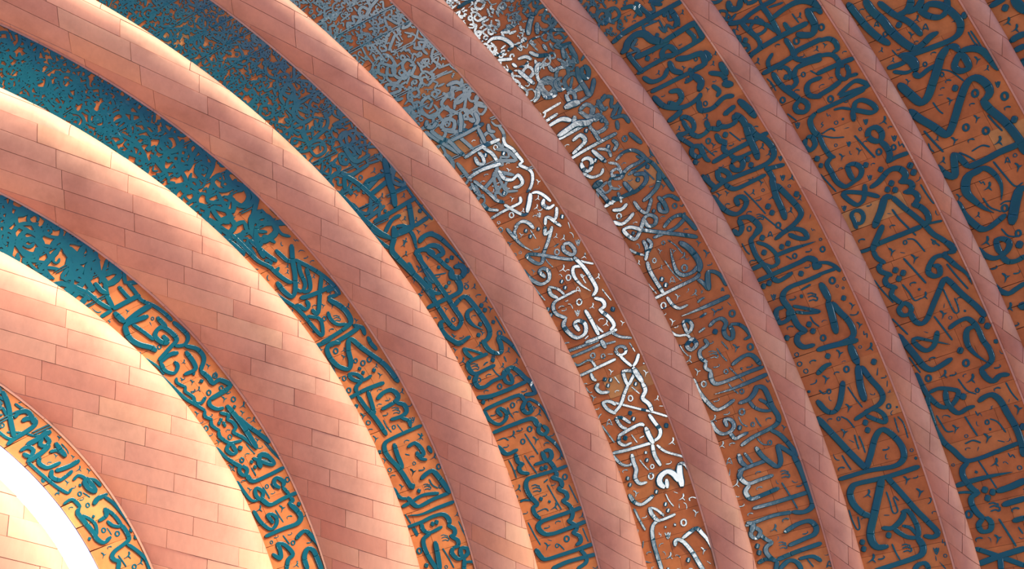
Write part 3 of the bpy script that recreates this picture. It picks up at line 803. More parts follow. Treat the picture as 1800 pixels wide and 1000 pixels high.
L75:2875,6760 2872,6597 2856,6443 2797,6420 2775,6391;71:2782,6407 2744,6432 2703,6402 2725,6365 2772,6383;64t:2691,6397 2615,6352 2542,6333 2475,6330
L74:2761,6762 2672,6720 2672,6628
D78o:3144,6731 3135,6722
D78o:3416,6523 3407,6514
D71o:3376,6742 3367,6734
D26:3216,6559 3211,6547 3195,6545 3181,6554 3180,6567 3191,6575 3208,6572 3216,6559
D26:3011,6547 3027,6543 3035,6531 3029,6519 3014,6517 3000,6526 2999,6540 3011,6547
D28:2802,6472 2786,6469 2770,6478 2768,6492 2780,6502 2797,6499 2807,6486 2802,6472
D26:2728,6580 2735,6567 2727,6556 2711,6555 2699,6565 2699,6578 2712,6585 2728,6580
D18:3432,6517 3444,6506 3452,6494 3436,6493 3421,6495;18:3434,6512 3436,6503 3427,6499
D18:3465,6680 3458,6655 3444,6646;18:3444,6685 3439,6657 3423,6645;18:3421,6690 3414,6662 3399,6648 3414,6637 3425,6644 3438,6636 3447,6646
D25:3017,6574 2967,6576 2923,6567
D25:2769,6534 2673,6516 2578,6496
D25:3351,6548 3305,6541 3264,6521
D25:3409,6598 3417,6575 3417,6555
D25:2801,6737 2800,6691 2768,6666
D25:3398,6427 3349,6432
D23t:3547,6706 3530,6711 3520,6724 3517,6741 3518,6757;19t:3519,6726 3508,6721 3492,6717
D21t:3356,6458 3341,6462 3333,6473 3329,6489 3330,6503;18t:3331,6475 3322,6470 3308,6467
D23t:3337,6349 3320,6353 3311,6366 3308,6384 3308,6399;20t:3310,6368 3299,6362 3285,6359
D27t:2826,6603 2806,6607 2794,6621 2788,6641 2788,6659;23t:2792,6623 2780,6616 2763,6610
D27t:2720,6486 2705,6474 2686,6472 2672,6481 2657,6493;23t:2684,6473 2687,6460 2688,6444
D25t:2899,6357 2881,6361 2870,6374 2865,6393 2865,6409;21t:2868,6376 2858,6369 2842,6364
D19t:3655,6741 3643,6734 3628,6734 3620,6742 3610,6751;18t:3628,6735 3628,6725 3627,6715
D21t:3443,6365 3429,6369 3420,6381 3418,6397 3418,6411;18t:3419,6383 3409,6378 3396,6374
D19t:2944,6396 2933,6388 2920,6387 2911,6394 2901,6402;18t:2919,6387 2921,6378 2921,6367
D19t:3328,6752 3317,6745 3302,6745 3294,6752 3283,6760;18t:3302,6745 3303,6736 3302,6725
D21t:3594,6540 3579,6544 3571,6556 3568,6572 3569,6586;18t:3569,6558 3559,6553 3546,6550
D23t:3312,6578 3324,6592 3327,6609 3322,6619 3310,6618
D23t:3202,6388 3214,6401 3217,6419 3212,6429 3200,6428
D25t:3013,6719 3005,6699 3003,6680 3009,6671 3021,6675
D23t:2944,6512 2955,6526 2958,6544 2952,6553 2940,6552
D23t:3019,6451 3030,6465 3033,6483 3028,6493 3016,6491
D23t:3084,6429 3076,6410 3074,6393 3080,6384 3091,6388
D25t:2813,6584 2805,6564 2803,6545 2810,6535 2822,6540
D23t:2732,6724 2725,6706 2724,6689 2730,6680 2741,6684
D21t:3204,6650 3215,6662 3218,6678 3213,6687 3202,6686
D21t:3125,6647 3136,6659 3139,6675 3134,6683 3123,6682
D23t:2626,6387 2636,6401 2638,6419 2633,6428 2621,6426
D23t:2678,6372 2672,6354 2671,6336 2677,6328 2687,6332
D22:3303,6687 3314,6694 3328,6690 3335,6679 3330,6669 3316,6667 3304,6675 3303,6687
L74:2645,6656 2578,6662 2548,6636 2532,6669 2491,6665 2458,6612
L75:2585,6465 2505,6458 2520,6411 2571,6406 2583,6448;68:2509,6553 2506,6494 2499,6442 2434,6419 2406,6420
L67:2413,6321 2413,6426 2421,6561 2421,6634 2375,6667 2297,6665 2197,6624
L68:2406,6420 2370,6423 2368,6469;71:2366,6465 2328,6410 2282,6412 2268,6453;71:2267,6449 2222,6400 2178,6405 2174,6447;68:2174,6447 2123,6405 2065,6395 2018,6419 2014,6451;68:2014,6451 1958,6400 1925,6410 1917,6443;68:1917,6443 1876,6397 1833,6400 1817,6440
L67:2197,6624 2192,6666 2137,6669 2088,6639;67:2079,6315 2073,6420 2070,6555 2063,6646 2025,6675 1969,6646 1949,6581 1956,6454 1969,6308
L67:1792,6310 1783,6414 1775,6548 1771,6680 1804,6716 1871,6738;64:1785,6422 1725,6394 1673,6398 1640,6476;64:1712,6310 1712,6397 1709,6538 1687,6657
L35:2269,6746 2270,6710 2243,6646
D78o:2465,6515 2457,6506
D78o:2462,6484 2455,6474
D71o:2241,6595 2234,6587
D28:2320,6364 2325,6378 2340,6381 2355,6373 2358,6359 2347,6349 2330,6352 2320,6364
D30:1902,6496 1898,6481 1882,6476 1866,6483 1861,6498 1872,6509 1890,6508 1902,6496
D20:1837,6579 1844,6587 1857,6586 1865,6578 1863,6568 1852,6564 1840,6569 1837,6579
D20:2361,6624 2358,6594 2343,6582;20:2337,6625 2336,6594 2321,6577;20:2311,6628 2308,6595 2294,6577 2312,6567 2324,6576 2339,6570 2347,6583
D25:2609,6595 2525,6580 2438,6555
D25:2326,6511 2217,6492 2107,6468
D25:2092,6736 1992,6719 1890,6694
D23:2622,6720 2540,6712 2461,6712
D23:2272,6356 2195,6346 2118,6334
D23:1927,6356 1872,6350 1817,6343
D23:1860,6560 1806,6531
D23:2148,6648 2154,6583 2129,6564
D25:2352,6529 2367,6492
D25t:2405,6710 2386,6713 2374,6725 2368,6743 2366,6759;21t:2372,6727 2361,6719 2346,6713
D27t:2176,6493 2157,6495 2144,6508 2137,6528 2134,6545;23t:2142,6510 2131,6502 2115,6495
D27t:1900,6662 1887,6649 1868,6645 1854,6653 1838,6662;23t:1867,6646 1871,6633 1873,6618
D23t:2516,6337 2500,6340 2489,6352 2484,6369 2483,6384;20t:2488,6354 2478,6347 2465,6342
D21t:2040,6322 2026,6324 2016,6334 2010,6348 2008,6362;18t:2014,6335 2006,6329 1995,6323
D18t:2541,6718 2532,6711 2520,6709 2511,6714 2502,6721;18t:2519,6709 2521,6701 2522,6692
D23t:2022,6499 2031,6514 2031,6532 2024,6541 2013,6538
D23t:2009,6633 2005,6614 2005,6597 2012,6589 2022,6594
D18t:2254,6573 2250,6558 2250,6544 2255,6537 2264,6541
D18t:2313,6486 2308,6471 2308,6457 2314,6450 2322,6454
D21t:2170,6754 2165,6737 2165,6722 2171,6715 2181,6719
D23t:2569,6529 2579,6543 2581,6561 2575,6570 2563,6568
L102:4760,6601 4679,6660 4616,6726 4522,6725 4364,6701 4207,6674 4093,6671;79:4691,6673 4783,6727 4859,6759;79:4703,6632 4690,6544 4660,6478;71:4856,6783 4693,6747 4623,6720
L80:4536,6523 4551,6469 4529,6388
L80:4457,6598 4479,6552 4441,6502 4384,6477
L78:4462,6574 4377,6598 4275,6612 4195,6610
L50:4660,6521 4565,6546 4506,6565
D21t:4344,6604 4356,6615 4361,6630 4358,6639 4347,6640
D19t:4628,6609 4615,6603 4602,6605 4594,6614 4586,6624;18t:4601,6606 4600,6596 4598,6586
D19t:4541,6639 4528,6644 4522,6656 4521,6670 4524,6682;18t:4521,6658 4511,6654 4498,6653
D21t:4392,6642 4378,6636 4363,6638 4355,6647 4345,6658;18t:4362,6638 4362,6628 4360,6616
D19t:4326,6725 4313,6719 4299,6721 4292,6729 4283,6738;18t:4299,6721 4298,6712 4297,6701
D19t:4192,6745 4180,6739 4166,6740 4158,6748 4148,6758;18t:4165,6741 4165,6731 4163,6721
L80:5240,6708 5316,6644 5234,6610 5094,6589 4978,6580;74:5100,6596 5174,6546 5137,6452 5126,6393
L103:5224,6326 5130,6378 5051,6421 4979,6445 4877,6503;80:5075,6582 5072,6471 5071,6404;62:4967,6432 4944,6333
L71:4890,6698 4867,6588 4846,6438 4831,6334
L82:4837,6400 4749,6446 4671,6492 4664,6540 4689,6642 4653,6700;67:4660,6478 4651,6349
L85:5224,6755 5059,6751 4928,6741 4798,6716 4700,6677;67:4762,6688 4808,6588 4799,6507
L67:4749,6588 4704,6533 4607,6527 4537,6554
L64:5293,6363 5207,6346 5156,6367
L46:5098,6382 5026,6351 4958,6339 4838,6345 4724,6344 4617,6336
L80:5500,6492 5355,6506 5317,6389
L71:5367,6646 5299,6601 5267,6444
L71:5452,6431 5364,6440
D71o:4734,6375 4725,6369
D64o:4905,6582 4896,6577
D26:5281,6620 5269,6613 5254,6619 5247,6633 5254,6645 5269,6645 5281,6634 5281,6620
D22:5237,6567 5246,6556 5244,6545 5232,6541 5220,6548 5216,6560 5224,6569 5237,6567
D22:4701,6588 4702,6599 4714,6604 4727,6598 4732,6586 4724,6577 4711,6578 4701,6588
D21t:5219,6428 5206,6435 5201,6448 5202,6464 5206,6477;18t:5200,6450 5190,6448 5176,6448
D19t:5028,6508 5015,6515 5010,6527 5011,6541 5014,6553;18t:5010,6528 5000,6526 4988,6525
D19t:4946,6495 4933,6501 4928,6513 4929,6527 4932,6539;18t:4927,6515 4918,6512 4906,6512
D19t:4920,6382 4907,6388 4902,6400 4903,6414 4906,6426;18t:4901,6402 4892,6399 4880,6398
D18t:4710,6422 4699,6427 4694,6438 4694,6451 4696,6461;18t:4693,6439 4685,6437 4674,6436
D18t:4625,6478 4614,6474 4602,6475 4596,6483 4589,6492;18t:4602,6476 4601,6467 4599,6458
D18t:4629,6411 4618,6406 4606,6408 4600,6415 4593,6424;18t:4606,6408 4605,6400 4603,6390
D18t:4772,6485 4761,6491 4756,6501 4756,6514 4759,6525;18t:4755,6503 4747,6500 4736,6499
D19t:5171,6672 5159,6668 5145,6671 5139,6679 5131,6690;18t:5145,6671 5143,6662 5140,6652
D18t:4628,6579 4617,6584 4612,6594 4612,6607 4614,6618;18t:4611,6596 4603,6593 4591,6592
D18t:4610,6613 4598,6619 4593,6629 4593,6642 4595,6652;18t:4592,6630 4584,6628 4573,6627
D18t:5046,6658 5034,6654 5022,6656 5016,6664 5010,6673;18t:5022,6657 5021,6648 5018,6639
D18t:5011,6386 5002,6375 4998,6363 5000,6356 5008,6357
D18t:4907,6649 4897,6636 4892,6623 4895,6615 4904,6616
D18t:4749,6326 4758,6333 4763,6345 4761,6352 4753,6353
D18t:4797,6443 4807,6450 4812,6462 4810,6469 4802,6470""",
"""D19t:3241,5508 3231,5501 3219,5500 3211,5507 3203,5516;18t:3218,5500 3219,5491 3219,5480
L58:3068,5638 3080,5603 3056,5568 3021,5580 3022,5628 3065,5640;62:3019,5629 2971,5610 2915,5580;62:2975,5491 2931,5534 2911,5572;105:2904,5576 2849,5569 2781,5554;83:2783,5558 2722,5558 2678,5601 2624,5574 2567,5571
L62:2908,5650 2853,5667 2806,5661 2833,5619 2871,5582 2906,5651;62:2806,5661 2763,5709 2692,5778 2651,5857;43:2733,5826 2693,5768 2624,5667 2564,5572 2496,5476
L69:2557,5603 2491,5585 2425,5566 2383,5593 2367,5645;58:2514,5797 2544,5832 2611,5845 2605,5806 2544,5757;65:2487,5882 2504,5792 2513,5696 2494,5667;58:2485,5874 2442,5891 2409,5858 2411,5802;98:2480,5663 2415,5662 2352,5651;58:2385,5968 2371,5836 2362,5656;47:2336,5630 2271,5582 2198,5466;76:2354,5659 2274,5672 2189,5655
D73o:2792,5611 2786,5603
D72o:2616,5735 2609,5727
D80o:2568,5730 2561,5721
D80o:2443,5514 2437,5505
D79o:2461,5839 2454,5830
D30:2713,5702 2727,5691 2727,5676 2714,5668 2698,5673 2690,5688 2697,5701 2713,5702
D28t:2348,5494 2331,5497 2320,5511 2314,5531 2312,5548;24t:2318,5513 2308,5505 2294,5499
D19t:2656,5485 2644,5488 2637,5498 2633,5512 2633,5524;18t:2636,5499 2629,5494 2619,5490
D24t:2857,5512 2846,5502 2831,5501 2821,5509 2810,5519;20t:2830,5501 2832,5490 2832,5477
D19t:2789,5742 2797,5753 2799,5767 2795,5775 2786,5774
D25:3075,5519 3000,5509
D25:2465,5781 2397,5762
D25:2897,5732 2837,5717
D25:2422,5733 2426,5695
D25:2781,5644 2715,5608
L51:2373,5973 2289,5931 2263,5877 2278,5844;72:2334,5832 2277,5840 2216,5840 2165,5867 2116,5848 2110,5792
L109:2037,5678 2074,5705 2118,5685 2138,5624 2105,5582 2051,5566;120:2163,5515 2100,5539 2006,5553;65:2167,5514 2147,5476 2102,5461;80:2028,5661 2090,5646
L65:2066,5951 2004,5931 1971,5888 1984,5830 2009,5775
L76:1935,5833 1893,5833 1846,5813 1823,5789;47:1934,5829 1905,5785 1849,5745;65:1841,5660 1829,5747 1823,5820 1783,5859 1697,5876 1606,5875 1491,5867
L73t:1669,5661 1695,5596 1710,5539 1667,5508 1614,5481 1533,5462 1446,5449
L76:1630,5729 1669,5708 1647,5663 1565,5617 1481,5589 1414,5565
D72o:2260,5742 2254,5734
D72o:2180,5926 2174,5917
D72o:2131,5925 2125,5916
D72o:2029,5752 2023,5743
D72o:1927,5714 1922,5705
D72o:1881,5709 1875,5701
D80o:1520,5663 1515,5654
D23:2199,5729 2211,5725 2217,5715 2213,5705 2201,5703 2191,5711 2190,5722 2199,5729
D32:2129,5765 2146,5766 2160,5754 2160,5738 2145,5730 2128,5736 2121,5752 2129,5765
D34:1772,5637 1788,5627 1791,5610 1779,5599 1761,5602 1750,5617 1755,5632 1772,5637
D18:1738,5772 1709,5769 1690,5763 1708,5745 1730,5733;18:1709,5761 1724,5760 1732,5748 1716,5749 1704,5759
D25t:2082,5910 2071,5898 2055,5895 2043,5903 2030,5912;22t:2054,5895 2057,5883 2059,5870
D26t:1598,5771 1582,5772 1571,5783 1563,5801 1560,5817;22t:1569,5785 1560,5777 1548,5770
D26t:1962,5559 1946,5561 1935,5573 1929,5591 1927,5607;22t:1934,5575 1925,5567 1912,5561
D26t:1836,5525 1826,5513 1811,5509 1800,5517 1787,5525;22t:1810,5510 1813,5498 1815,5484
D26t:1580,5544 1570,5532 1555,5528 1544,5535 1531,5543;22t:1554,5528 1558,5517 1560,5503
D23t:2190,5612 2185,5593 2186,5576 2192,5567 2201,5572
D21t:1879,5909 1875,5892 1876,5877 1882,5870 1890,5874
D21t:1627,5908 1634,5922 1633,5937 1627,5945 1618,5942
D23t:2232,5899 2241,5914 2242,5931 2236,5941 2225,5938
D25:1993,5684 1941,5675 1895,5655
D43:1958,5946 1869,5930 1788,5910
D25:2277,5789 2229,5771 2188,5750
L81:5112,5663 5052,5706 4994,5768
L81:5224,5894 5193,5922 5160,5895 5175,5835
L76:5152,5925 5070,5906 4997,5867 4904,5857 4852,5845;72:5173,5964 5011,5912 4891,5868
L69:5007,5893 4969,5722 4946,5574
L69:4839,5855 4825,5711 4788,5554
L72:4799,5788 4745,5799 4719,5765 4764,5740 4810,5746
L82:4943,5633 4872,5649 4831,5662
L72:4815,5697 4743,5668 4673,5671
L72:4704,5931 4695,5817 4675,5746 4645,5660
L62:4783,5525 4735,5543 4680,5522 4618,5518 4566,5516 4559,5549 4481,5507 4426,5528 4382,5582 4370,5624
L91:4349,5607 4300,5654 4248,5713;62:4344,5600 4328,5559 4281,5530 4220,5511
L69:4615,5705 4545,5706 4504,5662 4507,5606 4448,5607 4436,5649 4453,5690
L65:4665,5906 4585,5882 4498,5861 4451,5853 4403,5813;61:4662,5931 4576,5943 4514,5914
L65:4489,5954 4430,5943 4379,5884
L54:4361,5972 4356,5879 4343,5782 4337,5712 4371,5687;54:4390,5823 4301,5780 4248,5744 4241,5702
L73:4261,5545 4231,5576 4189,5554 4187,5503;62:4164,5498 4124,5527 4099,5565 4143,5607 4100,5648;62:4123,5590 4031,5549
L65:4209,5856 4216,5788 4181,5749 4124,5736
L76:5045,5576 4987,5594 4970,5654;73:4922,5550 4880,5575 4849,5546
D80o:4765,5718 4756,5711
D80o:4696,5599 4686,5592
D80o:4463,5777 4454,5770
D80o:4089,5506 4081,5498
D26:4767,5599 4753,5602 4745,5615 4749,5628 4762,5631 4774,5622 4776,5608 4767,5599
D28:4312,5809 4299,5803 4284,5810 4279,5826 4287,5837 4303,5836 4314,5823 4312,5809
D19t:5150,5788 5138,5784 5126,5786 5121,5795 5114,5806;18t:5126,5787 5125,5777 5122,5767
D18t:4932,5661 4922,5657 4912,5659 4906,5666 4900,5676;18t:4911,5659 4911,5651 4908,5642
D19t:4595,5644 4584,5639 4572,5641 4565,5649 4558,5659;18t:4571,5641 4571,5632 4569,5621
D19t:4611,5721 4600,5726 4594,5738 4594,5753 4597,5765;18t:4594,5740 4585,5737 4574,5735
D19t:4406,5510 4395,5504 4383,5506 4377,5514 4369,5524;18t:4383,5506 4382,5497 4381,5486
D19t:4307,5564 4296,5570 4290,5581 4289,5596 4291,5608;18t:4289,5583 4281,5579 4270,5578
D19t:4201,5630 4190,5635 4184,5647 4183,5661 4185,5674;18t:4183,5649 4175,5645 4164,5643
D19t:4414,5751 4403,5745 4391,5746 4384,5754 4376,5764;18t:4390,5747 4390,5737 4388,5727
D18t:4531,5816 4521,5821 4516,5832 4516,5845 4518,5856;18t:4515,5833 4508,5830 4498,5829
D18t:4291,5715 4281,5720 4276,5730 4275,5743 4277,5754;18t:4275,5732 4268,5728 4258,5727
D19t:4258,5611 4246,5616 4241,5628 4240,5642 4242,5655;18t:4240,5629 4232,5626 4221,5624
D19t:4559,5578 4551,5565 4547,5552 4550,5544 4558,5545
D19t:4636,5785 4646,5794 4651,5807 4649,5816 4640,5817
D19t:4217,5632 4209,5618 4206,5604 4209,5596 4217,5598
D18t:4609,5602 4618,5610 4622,5621 4620,5629 4613,5630
D19t:4611,5837 4621,5846 4626,5860 4624,5868 4615,5869
D18t:4887,5704 4896,5711 4901,5723 4899,5730 4892,5732
D19t:4189,5657 4198,5667 4202,5680 4200,5689 4191,5689
D18:4203,5646 4183,5650 4170,5651 4178,5636 4190,5624;18:4182,5645 4191,5642 4194,5632 4184,5637 4178,5646
D23:4552,5820 4547,5769 4530,5729
D24:4547,5813 4513,5763 4461,5716
L65t:4234,5912 4133,5897 4063,5881 3987,5838;54:4129,5890 4180,5875 4209,5825
L62:4066,5608 3996,5687 3936,5768 3880,5824 3907,5869 3981,5894 3969,5849 3906,5766 3840,5685 3780,5601;62:4093,5653 4044,5686 4047,5642;69:3905,5613 3866,5628 3815,5589 3835,5556 3898,5566 3908,5610;76:3797,5590 3708,5565 3609,5555 3519,5559 3486,5613;43:3760,5573 3725,5534 3685,5483
L69t:3712,5572 3734,5630 3684,5661 3602,5649 3524,5606
L72:3912,5979 3869,5974 3811,5959 3747,5916 3746,5846 3797,5815 3840,5839 3831,5875 3773,5859
L72:3695,5876 3643,5887 3596,5854;47:3702,5872 3654,5820 3593,5795;61:3581,5707 3582,5792 3582,5882 3553,5919 3496,5921 3430,5867
L76:3434,5875 3397,5915 3325,5904 3269,5866 3272,5795 3332,5763 3377,5798 3366,5833 3306,5826
L69:3469,5607 3428,5561 3385,5566 3375,5621;73:3371,5614 3298,5575 3231,5568 3211,5613
L76:3424,5713 3342,5708 3217,5707;47:3302,5701 3221,5666
L62:3209,5828 3199,5697 3196,5562;51:3196,5611 3139,5563 3097,5488
D72o:3691,5768 3683,5761
D72o:3639,5769 3631,5762
D72o:3560,5965 3552,5958
D72o:3513,5967 3505,5960
D80o:3341,5524 3333,5515
D72o:4146,5801 4137,5794
D72o:4092,5795 4084,5788
D65o:4106,5712 4098,5706
D30:3878,5667 3871,5682 3878,5696 3894,5696 3907,5684 3907,5668 3894,5661 3878,5667
D30:3706,5695 3694,5685 3678,5690 3669,5705 3674,5719 3690,5721 3704,5711 3706,5695
D32:3501,5740 3514,5726 3512,5709 3496,5703 3480,5711 3474,5728 3483,5741 3501,5740
D24:4254,5938 4240,5944 4235,5957 4242,5967 4255,5967 4266,5957 4265,5944 4254,5938
D18:3570,5709 3587,5691 3596,5674 3575,5673 3554,5677;18:3573,5702 3575,5688 3563,5682
D18:3457,5782 3429,5785 3409,5784 3423,5764 3442,5748;18:3427,5778 3441,5774 3447,5761 3432,5766 3422,5778
D18:3897,5508 3870,5514 3851,5513 3864,5493 3881,5476;18:3868,5506 3882,5501 3886,5489 3872,5494 3863,5507
D21t:3971,5564 3958,5569 3951,5582 3950,5598 3951,5612;18t:3950,5584 3941,5579 3929,5577
D26t:3787,5686 3771,5692 3762,5707 3760,5726 3761,5743;22t:3761,5709 3750,5704 3735,5700
D19t:4008,5607 3996,5612 3990,5624 3989,5638 3990,5651;18t:3989,5625 3981,5621 3970,5619
D19t:3877,5917 3866,5911 3853,5911 3846,5919 3837,5929;18t:3853,5912 3853,5902 3852,5892
D19t:3665,5606 3655,5599 3643,5599 3635,5606 3627,5616;18t:3642,5599 3643,5590 3642,5579
D21t:3443,5632 3429,5637 3422,5649 3419,5665 3420,5679;18t:3420,5651 3412,5646 3400,5642
D23t:3291,5598 3276,5602 3267,5615 3264,5633 3265,5648;20t:3266,5617 3257,5611 3244,5608
D21t:3609,5485 3596,5489 3588,5502 3586,5517 3587,5532;18t:3587,5503 3579,5498 3567,5496
D21t:3783,5497 3770,5502 3763,5515 3761,5531 3762,5545;18t:3761,5517 3753,5512 3741,5509
D19t:4155,5850 4144,5844 4132,5845 4125,5853 4117,5862;18t:4131,5845 4131,5836 4130,5825
D21t:4148,5962 4135,5955 4121,5956 4113,5965 4104,5976;18t:4120,5957 4121,5946 4119,5934
D26t:3995,5823 3985,5804 3981,5785 3985,5775 3997,5777
D23t:3518,5840 3529,5853 3533,5871 3529,5881 3518,5881
D23t:3304,5614 3314,5627 3317,5645 3313,5655 3302,5654
D19t:3730,5666 3739,5676 3742,5690 3739,5698 3730,5698
D21t:3500,5874 3492,5858 3490,5842 3494,5834 3503,5837
D18t:3550,5817 3545,5806 3544,5796 3546,5790 3552,5792
D23:3896,5783 3854,5779 3809,5766
D29:3800,5976 3715,5965 3626,5947
D25:3500,5520 3449,5510 3398,5499
D25:3667,5611 3619,5609 3590,5607
D25:3235,5815 3246,5779
D25:3932,5677 3936,5634
D25:4130,5763 4052,5764
L47:3209,5984 3184,5724
L47:3160,5974 3153,5847 3151,5712;90:3177,5708 3111,5704;36:3140,5708 3123,5610
L43:3122,5984 3083,5950 3085,5871 3067,5842 3007,5832;54:3006,5977 3007,5832 3009,5668;65:2990,5888 2945,5890 2924,5872
L65:2898,5865 2874,5895 2830,5877 2810,5815
L65:2647,5835 2696,5880 2755,5892 2743,5840 2705,5810
D72o:2910,5813 2903,5804
D72o:2889,5774 2882,5766
D72o:2859,5810 2852,5802
D28:3084,5824 3096,5832 3112,5827 3119,5813 3113,5801 3098,5799 3085,5809 3084,5824
D24:3050,5749 3057,5759 3071,5759 3080,5749 3079,5736 3067,5731 3054,5737 3050,5749
D18:2588,5934 2612,5916 2627,5896 2600,5892 2575,5893;18:2594,5926 2598,5910 2584,5901
D32:2603,5966 2533,5947 2454,5924
D23t:2841,5956 2829,5946 2814,5945 2803,5953 2792,5963;20t:2813,5945 2815,5934 2815,5921
D21t:2962,5750 2951,5741 2937,5740 2928,5748 2918,5757;18t:2936,5741 2938,5730 2938,5718
D19t:2927,5944 2936,5955 2938,5969 2933,5977 2925,5976
D18t:2732,5967 2727,5954 2727,5942 2731,5936 2737,5939""",
"""D18:1291,4693 1312,4678 1326,4662 1306,4655 1286,4652;18:1296,4686 1301,4671 1292,4662
L66:4447,4764 4417,4683 4360,4676;70:4418,4745 4366,4777
L77:4306,4720 4250,4701 4206,4684;70:4332,4857 4290,4847 4266,4898
L63:4207,4922 4222,4838 4201,4770 4155,4733 4104,4720 4055,4695 3998,4686 3925,4678 3836,4671;63:4118,4730 4113,4786 4120,4863 4109,4923 4086,4961;48:4116,4742 4158,4772
L77:3992,4691 3948,4722 3912,4769 3891,4845 3882,4912;63:3872,4843 3839,4881 3805,4934 3848,4966 3913,4972
L73:4058,4960 4000,4951 3965,4935 3969,4861 3991,4804 4031,4795 4063,4864;70:3965,4935 3977,5008 3982,5066 4009,5099;55:4021,5039 3950,5058
L74:3857,4797 3806,4782 3744,4795 3773,4836 3821,4812;59:3836,4772 3822,4711 3767,4669
L70:3848,5017 3828,5081 3825,5144 3871,5195
L70:3937,5149 3911,5085 3924,5025
L70:3726,5038 3780,4971 3781,4921 3741,4893 3710,4928 3726,4977 3774,4976
L66:3664,4878 3690,4791 3680,4718 3633,4690 3547,4668;55:3647,4701 3624,4795 3628,4892 3638,4985;48:3660,4712 3679,4679
D81o:4063,4747 4055,4739
D81o:4025,4863 4017,4855
D66o:3794,4882 3787,4876
D31:4305,4759 4292,4754 4279,4763 4275,4779 4284,4790 4299,4788 4308,4774 4305,4759
D30:3896,5132 3895,5116 3883,5109 3868,5116 3862,5131 3869,5144 3885,5144 3896,5132
D27:3762,4710 3751,4705 3739,4712 3735,4725 3742,4736 3755,4735 3764,4723 3762,4710
D26:4056,4777 4015,4766 3964,4752
D22t:3918,4725 3908,4718 3895,4719 3888,4727 3880,4737;18t:3895,4719 3895,4709 3894,4697
D20t:4122,4666 4112,4671 4106,4682 4105,4697 4107,4709;18t:4105,4684 4098,4680 4088,4678
D19t:4060,5010 4050,5003 4039,5004 4032,5012 4025,5022;18t:4038,5005 4038,4995 4037,4985
D21t:3943,4813 3936,4798 3933,4782 3936,4774 3944,4776
D21t:3721,4825 3730,4837 3733,4852 3730,4861 3721,4861
D19t:4050,4928 4043,4914 4040,4900 4043,4893 4051,4895
D19t:3780,5030 3788,5040 3791,5054 3789,5062 3781,5062
D19t:4241,4831 4250,4841 4253,4854 4251,4862 4243,4863
D19t:4154,4866 4163,4876 4166,4889 4164,4898 4156,4898
D19t:4084,4836 4092,4846 4096,4859 4093,4868 4085,4868
L70:3726,5038 3690,5107 3725,5140 3778,5155 3786,5134 3772,5089 3722,5030 3675,4961 3617,4869 3560,4777 3502,4687
L73:3656,5064 3616,5064 3572,5082 3530,5123;62:3652,5031 3612,5020 3583,5051 3565,5087;46:3651,5188 3611,5162 3565,5112;77:3518,5116 3455,5130 3376,5128 3276,5118;62:3273,5203 3272,5120 3272,4994 3272,4839 3291,4804;59:3245,5107 3180,5095 3140,5060 3136,4990
L99:3529,4827 3468,4787 3391,4767 3335,4772 3299,4803;77t:3338,4779 3316,4842 3323,4915 3363,4950 3421,4944 3481,4927 3518,4913
L92:3276,4740 3220,4773 3163,4797;74:3163,4797 3219,4812 3259,4837;66:3277,4744 3253,4696 3207,4665 3141,4662
L70t:3074,4676 3074,4800 3078,4931 3085,5071
L66:3051,5080 3015,5085 2966,5088;62:3051,5080 3038,5039 3001,5030 2972,5061 2964,5093;51:3082,5207 3017,5194 2977,5158 2957,5097 2922,5082
L70:2948,4916 2967,4859 2962,4805 2923,4788 2889,4825 2843,4831 2815,4799 2852,4770 2901,4772;55:2905,4761 2884,4706 2840,4673 2789,4663 2780,4715
D66o:3734,5103 3728,5097
D88o:3371,5084 3362,5075
D88o:3324,5078 3316,5068
D92o:2905,4895 2897,4885
D34:3345,4886 3350,4902 3366,4905 3381,4894 3383,4876 3371,4865 3354,4870 3345,4886
D32:3188,5173 3202,5179 3218,5170 3222,5153 3213,5141 3196,5143 3185,5157 3188,5173
D35:2982,4719 2980,4702 2967,4694 2951,4702 2944,4719 2953,4733 2969,4732 2982,4719
D25:3507,5074 3515,5063 3513,5051 3502,5047 3490,5055 3487,5067 3495,5076 3507,5074
D21:3586,4941 3587,4930 3580,4924 3570,4926 3564,4936 3567,4946 3576,4948 3586,4941
D18:3321,5036 3339,5017 3349,4998 3327,4997 3306,5000;18:3324,5028 3326,5013 3315,5007
D18:3123,4718 3133,4707 3140,4696 3127,4695 3115,4696;18:3125,4714 3126,4705 3120,4701
D19t:3558,4996 3548,4989 3537,4989 3530,4997 3522,5006;18t:3536,4990 3537,4980 3536,4970
D26t:3457,4831 3442,4836 3434,4851 3431,4870 3432,4886;22t:3433,4853 3423,4847 3410,4843
D26t:3207,4884 3192,4889 3184,4903 3180,4922 3181,4939;22t:3182,4905 3173,4899 3160,4895
D22t:3485,4709 3475,4701 3463,4701 3455,4709 3447,4719;18t:3462,4702 3463,4691 3462,4679
D28t:3410,4694 3396,4684 3381,4684 3371,4694 3360,4707;24t:3380,4685 3381,4671 3380,4656
D19t:3555,5164 3543,5168 3537,5179 3535,5193 3536,5206;18t:3536,5181 3529,5176 3518,5173
D24t:3238,5041 3227,5032 3213,5032 3205,5040 3194,5051;20t:3213,5032 3214,5021 3214,5008
D28t:3046,4842 3034,4831 3018,4830 3007,4840 2996,4852;24t:3017,4830 3019,4817 3019,4802
D26t:3104,5162 3092,5152 3077,5151 3067,5160 3056,5171;22t:3076,5151 3078,5139 3077,5125
D19t:3514,4905 3505,4898 3494,4898 3487,4905 3479,4914;18t:3493,4898 3494,4889 3493,4878
D18t:3453,5029 3443,5033 3438,5042 3436,5055 3436,5066;18t:3437,5044 3430,5040 3421,5037
D21t:3575,4718 3584,4730 3587,4745 3584,4754 3575,4754
